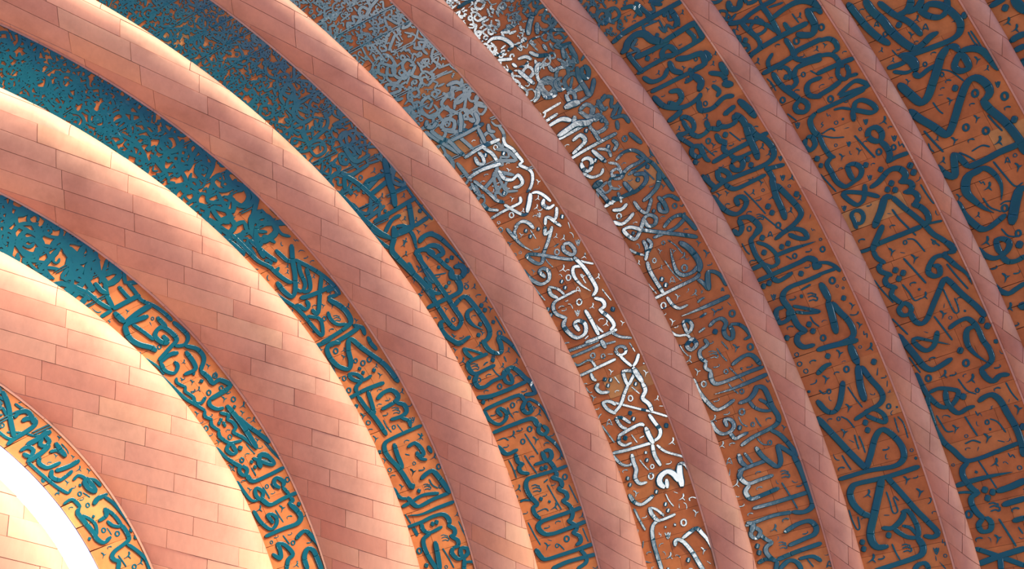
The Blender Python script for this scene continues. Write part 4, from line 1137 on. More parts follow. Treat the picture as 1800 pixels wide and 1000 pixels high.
D19t:3413,4853 3408,4839 3406,4825 3409,4818 3417,4820
D21t:3313,4723 3307,4707 3305,4691 3309,4683 3317,4686
D26t:3026,4808 3019,4789 3018,4770 3023,4760 3032,4764
D18t:3038,5159 3033,5146 3032,5134 3035,5127 3042,5130
D18t:3149,5199 3144,5187 3143,5175 3146,5168 3153,5171
D24:3469,4993 3377,4980 3296,4951
D26:3446,5205 3376,5187 3297,5165
D26:3578,4895 3520,4863 3452,4846
D40:3122,4916 3132,4881 3133,4852
D40:3027,4950 3031,4919 3036,4888
D40:2941,5005 2946,4974 2952,4948
L73:2915,5086 2891,5131 2855,5116 2872,5061 2912,5068 2918,5089
L66:2885,4988 2843,4986 2825,5056 2777,5071 2736,5040;66:2739,5048 2706,5069 2669,5035;66:2672,5043 2626,5061 2581,5036 2576,4891 2578,4780 2576,4662
L70:2659,4878 2676,4814 2684,4745 2661,4702 2594,4676
L63t:2524,4655 2518,4790 2515,4947 2523,5081
L73:2671,5188 2579,5185 2486,5153 2426,5116 2422,5054 2445,4957
L74:2413,4939 2415,4857 2443,4798 2479,4763;74:2475,4765 2450,4722 2393,4713 2317,4712 2251,4697 2213,4722 2195,4792 2179,4924 2150,5035;55:2408,4860 2355,4839 2315,4784 2306,4726 2358,4747 2393,4785
L70:2368,5187 2299,5171 2259,5133 2260,5070 2288,5031 2330,5040 2342,5080 2295,5082;62:2256,5081 2205,5057 2211,5009 2217,4949
L74:2186,4787 2142,4735 2062,4690 1981,4662
L81:2113,4934 2054,4914 1998,4874 1956,4829 1984,4792 2085,4777;74:2085,4777 2043,4732 1985,4678
D88o:2265,5002 2259,4992
D35:2704,4688 2704,4705 2716,4714 2733,4708 2741,4692 2734,4677 2718,4675 2704,4688
D31:2600,5116 2594,5131 2601,5144 2617,5144 2629,5132 2628,5117 2615,5109 2600,5116
D34:2357,4919 2341,4926 2335,4943 2343,4956 2360,4956 2372,4943 2371,4926 2357,4919
D25:2488,4871 2477,4868 2466,4876 2464,4888 2472,4896 2484,4894 2492,4883 2488,4871
D25:2624,4928 2621,4941 2628,4950 2640,4949 2648,4938 2646,4926 2636,4922 2624,4928
D25:2101,4832 2111,4837 2123,4831 2126,4819 2120,4810 2108,4811 2099,4821 2101,4832
D23:2245,4905 2255,4909 2265,4903 2269,4892 2262,4884 2251,4885 2243,4894 2245,4905
D21:2796,4998 2792,4968 2780,4957;21:2777,5001 2775,4969 2761,4954;21:2755,5006 2751,4973 2738,4956 2753,4944 2763,4953 2775,4945 2783,4957
D28t:2824,5139 2807,5143 2797,5158 2792,5178 2792,5196;24t:2795,5160 2785,5152 2771,5147
D26t:2729,5147 2717,5136 2702,5135 2692,5143 2680,5154;22t:2701,5135 2703,5123 2704,5109
D30t:2780,4808 2767,4795 2750,4794 2739,4804 2726,4816;26t:2749,4794 2751,4780 2752,4764
D26t:2395,5137 2380,5140 2370,5153 2365,5171 2364,5187;22t:2368,5155 2360,5147 2347,5142
D26t:2215,5150 2200,5152 2190,5165 2185,5183 2183,5199;22t:2189,5167 2180,5159 2168,5153
D22t:2194,4696 2185,4687 2174,4685 2165,4692 2156,4700;18t:2173,4686 2175,4676 2176,4664
D26t:2691,5012 2685,4992 2684,4973 2689,4963 2699,4968
D26t:2611,4782 2606,4763 2605,4744 2610,4734 2620,4739
D26t:2481,5110 2476,5090 2476,5071 2481,5062 2491,5066
D26t:2378,5074 2372,5054 2372,5035 2378,5026 2387,5031
D26t:2175,5068 2184,5084 2184,5103 2179,5113 2168,5111
D24t:2253,4751 2261,4765 2261,4783 2256,4792 2247,4790
D24t:2847,4977 2841,4959 2840,4942 2845,4933 2853,4937
D26:2798,4929 2745,4919 2694,4898
D26:2557,4955 2512,4939 2472,4913
D26:2334,4975 2285,4969 2253,4938
D26:2291,4858 2259,4854 2225,4842
D26:2651,4901 2593,4873 2537,4845
D26:2918,5179 2863,5169 2823,5151
D26:2165,4903 2120,4878 2102,4841
D26:2827,4877 2762,4854
L84:2104,5071 2051,5074 2012,5045;51:2100,5028 2022,4997;62:1998,5117 2007,5012 2012,4895
L73:1999,5085 1961,5118 1905,5077 1907,4979 1912,4877
L73:1893,5064 1860,5111 1805,5087 1810,4998 1825,4866
L85:1996,4691 1910,4673 1799,4664 1697,4660 1659,4682 1644,4747 1661,4827;63:1743,5096 1744,4935 1749,4795 1754,4673;59:1661,4827 1668,4962 1656,5112 1649,5184
L88:1665,5170 1645,5129 1598,5157;70:1619,5151 1577,5164 1555,5128 1592,5091 1630,5130;66:1580,5103 1535,5066 1504,5021
L70:1551,4924 1580,4821 1583,4726 1540,4690 1502,4712 1487,4784 1466,4918
L73:1501,5026 1492,5071 1459,5090 1410,5063 1389,5027;66:1396,5025 1419,4874 1439,4683;62:1400,5168 1414,5104 1397,5033;73:1389,5027 1329,5057;70:1338,5025 1375,4947 1358,4893 1304,4868;59:1374,4871 1372,4771 1335,4716
D88o:1508,5145 1502,5135
D88o:1465,5146 1460,5135
D18:2062,5181 2084,5164 2098,5146 2075,5140 2052,5140;18:2067,5174 2071,5158 2060,5149
D21:1921,4818 1921,4789 1910,4777;21:1903,4819 1904,4788 1893,4772;21:1882,4822 1882,4790 1872,4772 1887,4762 1895,4771 1907,4765 1913,4778
D20:1497,4984 1497,4957 1488,4945;20:1480,4984 1482,4955 1473,4940;20:1461,4985 1462,4955 1453,4938 1467,4930 1475,4939 1486,4934 1491,4946
D28t:1949,5141 1933,5144 1922,5157 1915,5176 1913,5193;24t:1920,5159 1911,5150 1898,5144
D28t:1615,4969 1600,4970 1588,4983 1581,5001 1579,5018;24t:1587,4984 1578,4976 1566,4969
D26t:1857,4980 1864,4996 1864,5015 1858,5025 1848,5022
D24t:1952,4955 1959,4970 1959,4987 1954,4996 1945,4994
D26t:1807,4740 1803,4720 1804,4701 1810,4693 1819,4698
D29t:1624,4862 1631,4880 1631,4900 1624,4911 1613,4907
D24t:1712,5104 1719,5119 1718,5136 1713,5145 1703,5142
D24t:1517,4798 1514,4780 1516,4763 1521,4756 1529,4761
D24t:1778,5191 1775,5173 1776,5155 1782,5148 1790,5153
D29:1853,4834 1766,4806 1673,4780
D26:1366,4815 1311,4782
L59:4692,5194 4684,5081
L83:4654,5194 4640,5086 4593,5028;106:4561,5184 4559,5078 4557,5015 4518,4939 4515,4889;92:4604,4987 4547,5044
L62:4541,5190 4523,5021 4504,4812
L73:4478,5112 4478,5037 4429,5033 4414,5099 4406,5169
L62:4387,5216 4377,5054 4352,4799
L77:4470,4936 4400,4940 4362,4938
L83:4353,5030 4285,5009 4234,4991;59:4338,4989 4293,4929 4243,4936
L77:4323,5149 4276,5164 4248,5132 4290,5079 4326,5093 4329,5144;59:4261,5185 4201,5146 4186,5074 4209,5035
L106:4138,5182 4143,5095
L73:4119,5165 4055,5149 3995,5140 3972,5115;66:3986,5074 3985,5188
D81o:4484,4985 4476,4978
D81o:4478,4841 4470,4834
D81o:4314,4915 4305,4907
D81o:4288,5056 4279,5049
D18t:4471,4954 4462,4949 4452,4950 4447,4957 4441,4966;18t:4452,4950 4451,4942 4450,4933
D18t:4139,5131 4129,5136 4124,5146 4123,5159 4125,5170;18t:4123,5147 4117,5144 4107,5142
D19t:4468,5149 4478,5158 4482,5172 4480,5180 4472,5181
L92:5284,4764 5250,4833 5206,4889;66:5303,4808 5284,4748;83:5228,4776 5173,4831
L66:5345,5163 5342,5108 5297,5050 5224,5031 5216,5085
L82:5075,5118 5006,5104 4935,5086
L101:4986,5022 5019,4974 5003,4950
L83:4992,4693 4945,4705 4887,4714;74:5003,4749 4938,4789
L77:4826,4705 4785,4698 4750,4741 4795,4755 4823,4713;83:4848,4751 4781,4789 4696,4799 4653,4804 4687,4742 4723,4700
L70:4855,4887 4860,4949 4815,4967 4786,4944
L70:4749,4938 4704,4955 4688,4915 4728,4891 4750,4932;125:4687,5014 4676,4947 4656,4894;55:4658,4897 4655,4835 4649,4797
L66:4828,4999 4789,5012 4815,5077 4869,5073
L66:4895,5083 4854,5120 4843,5174
L74:4599,4775 4529,4780 4524,4742;66:4579,4803 4583,4735 4598,4701
L55:5334,5035 5309,4899
L55:5490,5106 5474,5035
L55:5646,5150 5621,5029
L66:5132,5064 5109,5006 5071,4986
L66:5118,4964 5062,4927 5025,4862
L66:4969,4915 4927,4910 4921,4860
L66:5099,4847 5052,4853
L55:5023,4764 4991,4672
L62:5134,5119 5097,5109;62:5215,5188 5157,5097""",
"""L56:3031,3982 3006,3914 2968,3873 2929,3855;52:2964,4022 2960,3951 2954,3872
L112:2912,4024 2858,4019 2798,4017;112:2802,4028 2719,4043 2603,4070;82:2781,4008 2713,3983 2653,3954 2585,3946 2550,3973 2542,4039 2544,4136 2550,4231
D89o:2781,3920 2775,3911
D35:2912,3921 2898,3917 2884,3928 2882,3945 2893,3955 2908,3951 2917,3935 2912,3921
D29:3089,3884 3078,3892 3075,3907 3084,3916 3097,3913 3104,3900 3101,3887 3089,3884
D32:2594,4161 2590,4177 2598,4188 2613,4186 2622,4173 2620,4158 2607,4153 2594,4161
D14:2828,3893 2833,3895 2839,3892 2841,3886 2838,3881 2832,3881 2828,3886 2828,3893
D26t:2740,3893 2730,3883 2717,3881 2708,3890 2698,3900;22t:2716,3882 2718,3870 2718,3857
D26t:2620,3901 2610,3891 2597,3889 2588,3898 2578,3908;22t:2596,3890 2598,3878 2599,3865
L84:2551,4249 2544,4136 2521,3944
L119:2512,4011 2455,4014 2390,4012;112:2384,4015 2274,4052 2175,4064;78:2371,3995 2285,3968 2213,3934 2164,3932 2133,3972 2118,4048 2089,4181;65:2121,4089 2108,4010 2063,3970 2024,3980 2052,4035 2094,4093
L83:2267,4388 2192,4352 2171,4300 2211,4238 2325,4158;74:2416,4317 2444,4240 2446,4191
L102:2170,4432 2044,4366 1904,4288 1798,4221;84:1798,4221 1867,4159 1954,4087 1988,4030 1971,3987 1906,3940 1842,3926 1793,3951 1771,4031 1784,4218 1779,4432
D100o:2375,3904 2368,3894
D93o:2499,4197 2492,4187
D97o:2058,4120 2052,4110
D97o:2013,4123 2007,4113
D32:2369,4099 2370,4114 2382,4120 2396,4112 2401,4097 2393,4086 2379,4087 2369,4099
D25:2285,4291 2294,4296 2305,4289 2309,4277 2302,4269 2291,4270 2283,4280 2285,4291
D21:2127,4275 2117,4279 2113,4288 2116,4297 2126,4298 2133,4291 2134,4280 2127,4275
D27:2113,3904 2101,3904 2092,3914 2093,3926 2102,3932 2113,3926 2118,3914 2113,3904
D31t:2511,4118 2499,4105 2484,4104 2473,4113 2461,4125;26t:2483,4104 2485,4090 2486,4075
D31t:2396,4282 2385,4269 2369,4267 2358,4277 2345,4288;26t:2368,4268 2371,4254 2372,4238
D31t:2193,4203 2182,4190 2166,4188 2155,4197 2143,4208;26t:2165,4188 2168,4175 2170,4159
D31t:2061,4297 2050,4285 2034,4282 2023,4291 2011,4302;26t:2033,4282 2037,4269 2038,4253
D31t:2481,3865 2465,3869 2455,3884 2450,3904 2449,3923;26t:2454,3886 2445,3878 2432,3873
D22t:2133,4331 2139,4343 2139,4358 2135,4366 2127,4365
D24t:2381,4159 2388,4172 2389,4189 2384,4198 2376,4197
D24t:2271,3896 2267,3878 2267,3862 2272,3854 2279,3858
D29t:1877,4065 1873,4044 1874,4024 1880,4015 1888,4020
D26:2285,4142 2215,4123 2144,4096
D22:2034,3908 1987,3912 1947,3913
D22:2034,3882 1988,3861 1902,3866
D26:2007,4218 1959,4222 1917,4223
D26:1993,4190 1943,4186 1888,4188
D26:2132,4265 2101,4228 2045,4201
D26:2321,4345 2293,4323 2297,4286
L84:1734,3856 1723,4093 1728,4308 1717,4355 1682,4385 1619,4384 1556,4341 1524,4282;111:1725,4133 1636,4194 1528,4268 1438,4326 1378,4330 1346,4300 1342,4232;84:1724,4100 1633,4046 1507,3973 1425,3915 1361,3875 1342,3914 1358,3972
L71:1513,4076 1510,4028 1461,4006 1400,3997 1359,4020 1369,4081 1404,4133 1436,4162;78:1449,4239 1437,4170 1469,4093 1508,4053;52:1437,4096 1416,4047 1371,4015;84:1359,4020 1304,3999 1263,4022 1248,4091 1232,4242 1219,4375
L74:1180,4107 1209,4065 1211,4016 1171,3998
D96o:1403,4213 1398,4202
D93o:1396,4406 1391,4395
D93o:1356,4409 1351,4399
D31t:1680,4248 1664,4250 1653,4264 1647,4284 1644,4302;26t:1652,4266 1643,4257 1631,4250
D31t:1702,3985 1692,3972 1678,3969 1667,3977 1655,3987;26t:1677,3969 1681,3956 1683,3941
D33t:1619,3926 1609,3912 1594,3908 1582,3917 1569,3928;28t:1593,3909 1597,3895 1599,3879
D33t:1316,4347 1299,4349 1287,4362 1279,4383 1275,4402;28t:1285,4364 1277,4355 1264,4347
D19:1285,3931 1262,3929 1247,3923 1262,3907 1280,3896;19:1263,3921 1274,3920 1281,3910 1269,3911 1259,3920
D23:1332,4138 1333,4109 1324,4096;23:1315,4139 1318,4107 1308,4090;23:1295,4140 1297,4107 1288,4089 1303,4079 1310,4090 1322,4084 1327,4097
D29t:1836,4364 1844,4381 1844,4401 1838,4411 1827,4409
D29t:1281,4325 1279,4304 1281,4285 1288,4276 1296,4282
D22t:1680,3924 1678,3908 1679,3894 1684,3887 1690,3891
D19t:1523,4330 1528,4341 1527,4354 1523,4361 1517,4359
D28:1350,4201 1303,4193 1255,4177
D26:1643,4133 1583,4131 1519,4131 1523,4097 1583,4098 1603,4099
D26:1593,4427 1531,4425 1474,4412 1477,4390 1543,4379
D26:1913,4353 1860,4340 1815,4324
D26:1608,4089 1577,4068
L74:4828,4431 4830,4299 4811,4146 4783,3938 4768,3826
L67:4582,4416 4566,4219 4540,4075 4526,3922 4523,3852
L67:4440,4411 4412,4185 4386,3970
L111:4743,4423 4748,4375 4773,4331 4780,4260 4751,4201 4695,4178 4643,4120;97:4643,4120 4636,4011 4620,3859 4559,3851 4522,3873
L93:4774,3937 4696,3945 4672,3988
L83:4721,4388 4641,4385 4567,4377;83:4669,4361 4645,4223 4628,4081
L85:4564,4200 4601,4163 4600,4105 4548,4088 4548,4130 4572,4172
L89:4515,4117 4481,4043 4466,3974 4446,3939 4394,3963 4402,4049
L93:4528,4168 4467,4179 4424,4133
L112:4378,4080 4317,4059 4279,4111;84:4334,3973 4278,3899 4233,3905;112:4346,3862 4263,3871
L112:4233,3935 4199,3872
L83:4375,4298 4349,4237 4303,4245 4288,4308 4327,4348;83:4409,4416 4326,4391 4271,4322 4243,4242 4245,4139 4260,4106
L78:4233,4148 4174,4175 4147,4095 4161,3983 4139,3911
L112:4102,3900 4024,3872 3963,3860
L74:4076,4051 4085,3944
L74:4955,4224 4923,4147 4846,4134
L74:4935,4113 4845,4092 4808,4074;67:4866,4019 4824,3964
L71:4621,3930 4555,3916 4521,3956
L74:4544,4396 4488,4360 4470,4271 4499,4204
L74:4366,4162 4370,4096 4423,4072
L71:4455,3912 4408,3901 4401,3947
L71:4261,4003 4210,3984 4190,4021
D74o:4907,4293 4899,4287
D82o:4772,3998 4764,3991
D89o:4625,4291 4616,4284
D74o:4702,4131 4694,4125
D25:4877,4115 4886,4120 4896,4114 4900,4102 4895,4092 4884,4092 4876,4102 4877,4115
D23:4562,3924 4571,3916 4572,3905 4564,3898 4554,3902 4549,3912 4553,3922 4562,3924
D21:4454,4002 4456,3991 4450,3984 4441,3987 4435,3996 4438,4006 4446,4008 4454,4002
D25:4183,4131 4194,4133 4204,4125 4205,4113 4198,4105 4187,4108 4180,4119 4183,4131
D19:4371,4145 4380,4142 4384,4133 4382,4125 4374,4123 4366,4129 4365,4139 4371,4145
D20t:4803,4173 4794,4168 4784,4170 4779,4178 4773,4188;19t:4784,4170 4783,4161 4781,4151
D20t:4704,4034 4695,4039 4690,4050 4690,4064 4692,4076;19t:4690,4052 4683,4049 4674,4048
D20t:4650,4228 4640,4223 4630,4225 4625,4233 4619,4242;19t:4630,4225 4629,4216 4628,4206
D19t:4460,4110 4452,4105 4443,4106 4438,4113 4432,4122;19t:4442,4107 4442,4098 4441,4089
D20t:4523,4268 4514,4273 4509,4284 4509,4298 4511,4310;19t:4508,4286 4501,4283 4492,4281
D20t:4727,3866 4717,3871 4713,3882 4713,3896 4715,3908;19t:4713,3884 4706,3881 4697,3880
D19t:4418,3843 4410,3847 4406,3857 4405,3869 4407,3880;19t:4405,3859 4399,3856 4391,3854
D20t:4378,3897 4368,3902 4364,3913 4363,3927 4365,3938;19t:4363,3914 4356,3911 4347,3909
D19t:4271,4053 4263,4048 4254,4049 4249,4056 4243,4064;19t:4254,4049 4254,4041 4252,4032
D19t:4279,3988 4273,3977 4271,3965 4273,3959 4279,3960
D19t:4902,4220 4896,4209 4893,4198 4894,4191 4900,4192
D19t:4843,4191 4851,4198 4855,4210 4853,4217 4847,4218
D19t:4758,4054 4767,4063 4771,4075 4769,4084 4762,4085
D19t:4634,4061 4629,4051 4627,4042 4629,4036 4634,4037
D19t:4573,4042 4568,4033 4566,4023 4568,4017 4573,4018
D19t:4735,4311 4729,4300 4726,4289 4728,4282 4734,4283
D19t:4584,4228 4590,4235 4593,4245 4592,4251 4586,4251
D19t:4381,4366 4375,4354 4373,4343 4375,4336 4381,4338
L83:4228,4429 4230,4355 4239,4296
L74:4187,4338 4201,4311 4162,4276 4121,4278 4095,4308 4116,4332 4183,4331;74:4106,4329 4112,4387 4130,4423;74:4095,4339 4046,4295 4042,4238 4050,4191 4011,4131;89:4104,4184 4056,4202
L85:4063,4106 4029,4117 4003,4067 4004,4006 4044,3990;74:4076,4051 4074,4002
L74:4129,4434 4068,4400 4008,4364;78:4006,4376 3979,4406 3942,4383 3946,4340 3989,4328 4010,4372;74:3970,4323 3910,4336 3878,4320
L89:4002,4177 3952,4175 3932,4151 3900,4185 3862,4173;74:3864,4310 3863,4192 3856,4029 3847,3840
L108:4045,3975 3985,3952 3934,3961;108:3955,3955 3871,3979 3789,3990 3741,4006;82:3953,3937 3877,3926 3817,3883 3756,3869 3712,3891 3693,3953 3697,4047 3713,4182 3725,4311 3712,4428
L63:3852,4170 3810,4132 3797,4014;84:3797,4190 3760,4197 3740,4153 3768,4113 3806,4125 3803,4186
L83:3804,4304 3758,4327 3725,4291 3744,4248 3786,4267 3801,4306
L84:3682,3980 3618,3977 3573,3980;102:3606,3985 3498,4021 3394,4033 3346,4046;82:3557,3981 3466,3948 3369,3918 3327,3927 3297,4002 3282,4097 3266,4172;67:3668,4000 3653,3933 3636,3854
L70:3710,4312 3661,4277 3646,4209 3638,4011
L83:3830,4425 3752,4400 3710,4381
L82:3687,4436 3606,4422 3542,4387 3512,4339 3523,4274 3553,4234 3591,4247 3599,4290 3552,4303
L83:3477,4352 3424,4358 3396,4405 3438,4426;83:3484,4348 3460,4277 3397,4241 3361,4250 3344,4303
D93o:3973,4123 3964,4114
D93o:3776,4075 3768,4067
D93o:3736,4075 3728,4066
D100o:3467,4116 3459,4107
D93o:3422,4112 3414,4103
D93o:3453,3887 3445,3878
D89o:3927,4422 3918,4413
D29:3978,4263 3989,4268 4002,4261 4006,4246 3999,4235 3986,4237 3977,4249 3978,4263
D31:3324,4126 3337,4127 3348,4115 3348,4100 3337,4093 3324,4099 3318,4113 3324,4126
D26:3970,4082 3929,4064 3888,4045
D26:4003,4307 3945,4291 3893,4269
D26:3615,4211 3539,4185 3430,4153
D26:3433,4179 3352,4136 3291,4100
D20t:4168,4374 4158,4379 4153,4390 4152,4404 4154,4416;19t:4152,4392 4145,4388 4136,4386
D24t:4137,4152 4125,4158 4119,4171 4118,4189 4120,4203;20t:4118,4173 4110,4169 4098,4167
D22t:3972,4241 3962,4234 3951,4235 3944,4244 3936,4254;19t:3950,4236 3950,4225 3949,4214
D26t:3811,3914 3798,3920 3791,3934 3789,3952 3790,3968;22t:3790,3936 3781,3931 3769,3928
D22t:3753,3900 3742,3905 3736,3917 3735,3932 3736,3945;19t:3735,3918 3728,3914 3718,3911
D22t:3598,4145 3587,4149 3581,4161 3579,4177 3580,4190;19t:3580,4163 3573,4158 3562,4155
D26t:3521,4032 3507,4037 3500,4052 3498,4070 3498,4086;22t:3499,4054 3490,4048 3478,4044
D24t:3397,3964 3384,3969 3377,3982 3375,3998 3375,4013;20t:3376,3984 3368,3978 3357,3975
D22t:3628,4078 3618,4070 3607,4070 3600,4079 3592,4088;19t:3606,4071 3607,4061 3606,4049
D26t:3567,3839 3554,3844 3546,3858 3544,3876 3545,3892;22t:3545,3860 3537,3854 3525,3851
D24t:3437,3862 3425,3866 3418,3879 3416,3896 3416,3911;20t:3417,3881 3409,3876 3399,3873
D24t:3690,4398 3679,4390 3666,4390 3658,4399 3649,4410;20t:3665,4390 3666,4379 3665,4366
D20t:3673,4336 3664,4329 3654,4330 3648,4337 3640,4346;19t:3653,4330 3654,4321 3653,4311
D22t:3934,4410 3924,4403 3912,4404 3905,4412 3898,4423;19t:3912,4404 3912,4394 3911,4383
D22t:3901,4139 3894,4124 3892,4109 3895,4101 3903,4103
D22t:3906,4235 3914,4246 3918,4261 3915,4270 3907,4270
D19t:4079,4348 4087,4358 4090,4371 4088,4379 4081,4380
D24t:3480,4237 3489,4249 3492,4266 3488,4276 3479,4276
D22t:3906,3879 3915,3890 3918,3905 3915,3914 3907,3914
D24t:3530,4170 3524,4153 3521,4136 3525,4127 3534,4130
D22t:3663,4144 3656,4129 3654,4114 3657,4106 3665,4108
D22t:3820,4288 3813,4273 3811,4258 3814,4249 3822,4252
D22t:3897,4034 3890,4019 3888,4004 3891,3995 3899,3998
D22t:3587,4352 3596,4363 3599,4378 3595,4387 3587,4387
D19:3697,3862 3679,3866 3666,3865 3675,3850 3687,3837;19:3678,3860 3687,3856 3690,3847 3681,3851 3675,3860
D19:3793,4421 3807,4404 3816,4386 3797,4386 3779,4390;19:3796,4414 3797,4401 3787,4396
D19:3593,3919 3572,3923 3558,3922 3568,3904 3581,3890;19:3571,3916 3581,3912 3585,3902 3575,3906 3568,3916
D19:3452,4218 3447,4196 3437,4188;19:3437,4222 3434,4198 3423,4187;19:3422,4228 3417,4202 3406,4190 3417,4179 3425,4186 3433,4179 3439,4188
L78:3381,4241 3344,4303 3329,4342 3272,4358 3209,4359 3137,4336 3078,4325;70:3166,4348 3126,4297 3131,4242 3173,4230;63:3301,4312 3254,4256 3195,4226 3158,4230;67t:3176,4228 3168,4102 3149,3928;74:3164,4443 3162,4350
L78:3084,4439 3081,4323 3078,4185 3077,4083 3078,4027 3049,3989 3009,4004 3008,3959;74:3065,4332 3029,4298 3030,4241 3040,4175
L78:2959,3988 2960,4115 2966,4232 2951,4296 2916,4325 2866,4316 2830,4300;82:2868,4343 2872,4396 2830,4429 2787,4415 2793,4347 2845,4319;93:2836,4296 2795,4310 2725,4302 2681,4262;52:2853,4278 2810,4201 2760,4120 2784,4215 2815,4280
L78:2680,4263 2680,4326 2645,4358 2599,4332 2587,4248
L67:3266,4182 3279,4089 3275,4025 3236,3966 3189,3963 3209,4021 3257,4074
D96o:3314,4263 3306,4254
D93o:3211,4166 3204,4157
D93o:3213,4114 3206,4104
D96o:3228,4303 3220,4293
D96o:3042,4419 3034,4409
D96o:3044,4371 3036,4361
D93o:3016,4127 3008,4117
D96o:2717,4231 2710,4221
D96o:2670,4225 2663,4215
D96o:2692,4423 2684,4412
D27:3120,4121 3132,4117 3138,4104 3133,4093 3122,4091 3112,4101 3111,4114 3120,4121
D27:3400,4298 3388,4303 3382,4316 3387,4327 3399,4328 3409,4318 3409,4304 3400,4298
D19:3299,4218 3314,4202 3322,4185 3304,4184 3287,4187;19:3302,4211 3304,4198 3294,4193
D19:2973,4389 2949,4391 2933,4389 2946,4370 2962,4356;19:2949,4384 2960,4381 2966,4369 2953,4372 2944,4384
D24:2886,4147 2881,4115 2868,4103;24:2866,4151 2863,4116 2849,4100;24:2843,4157 2839,4121 2826,4103 2841,4089 2851,4099 2864,4090 2871,4103
D26t:3201,4382 3211,4397 3214,4416 3209,4426 3199,4426
D26t:3119,4021 3112,4002 3111,3984 3115,3974 3124,3978
D26t:3036,4081 3029,4062 3028,4043 3033,4034 3042,4037
D29t:2736,4339 2745,4355 2747,4375 2742,4387 2731,4385
D29t:2897,4284 2890,4263 2889,4243 2895,4232 2904,4236
D26:3336,4414 3279,4411 3253,4399
D26:2755,4194 2716,4189 2678,4164
D26:3146,4162 3113,4136
D33:2922,4174 2927,4126 2929,4092
D29t:2493,4284 2502,4300 2503,4321 2498,4332 2487,4330""",
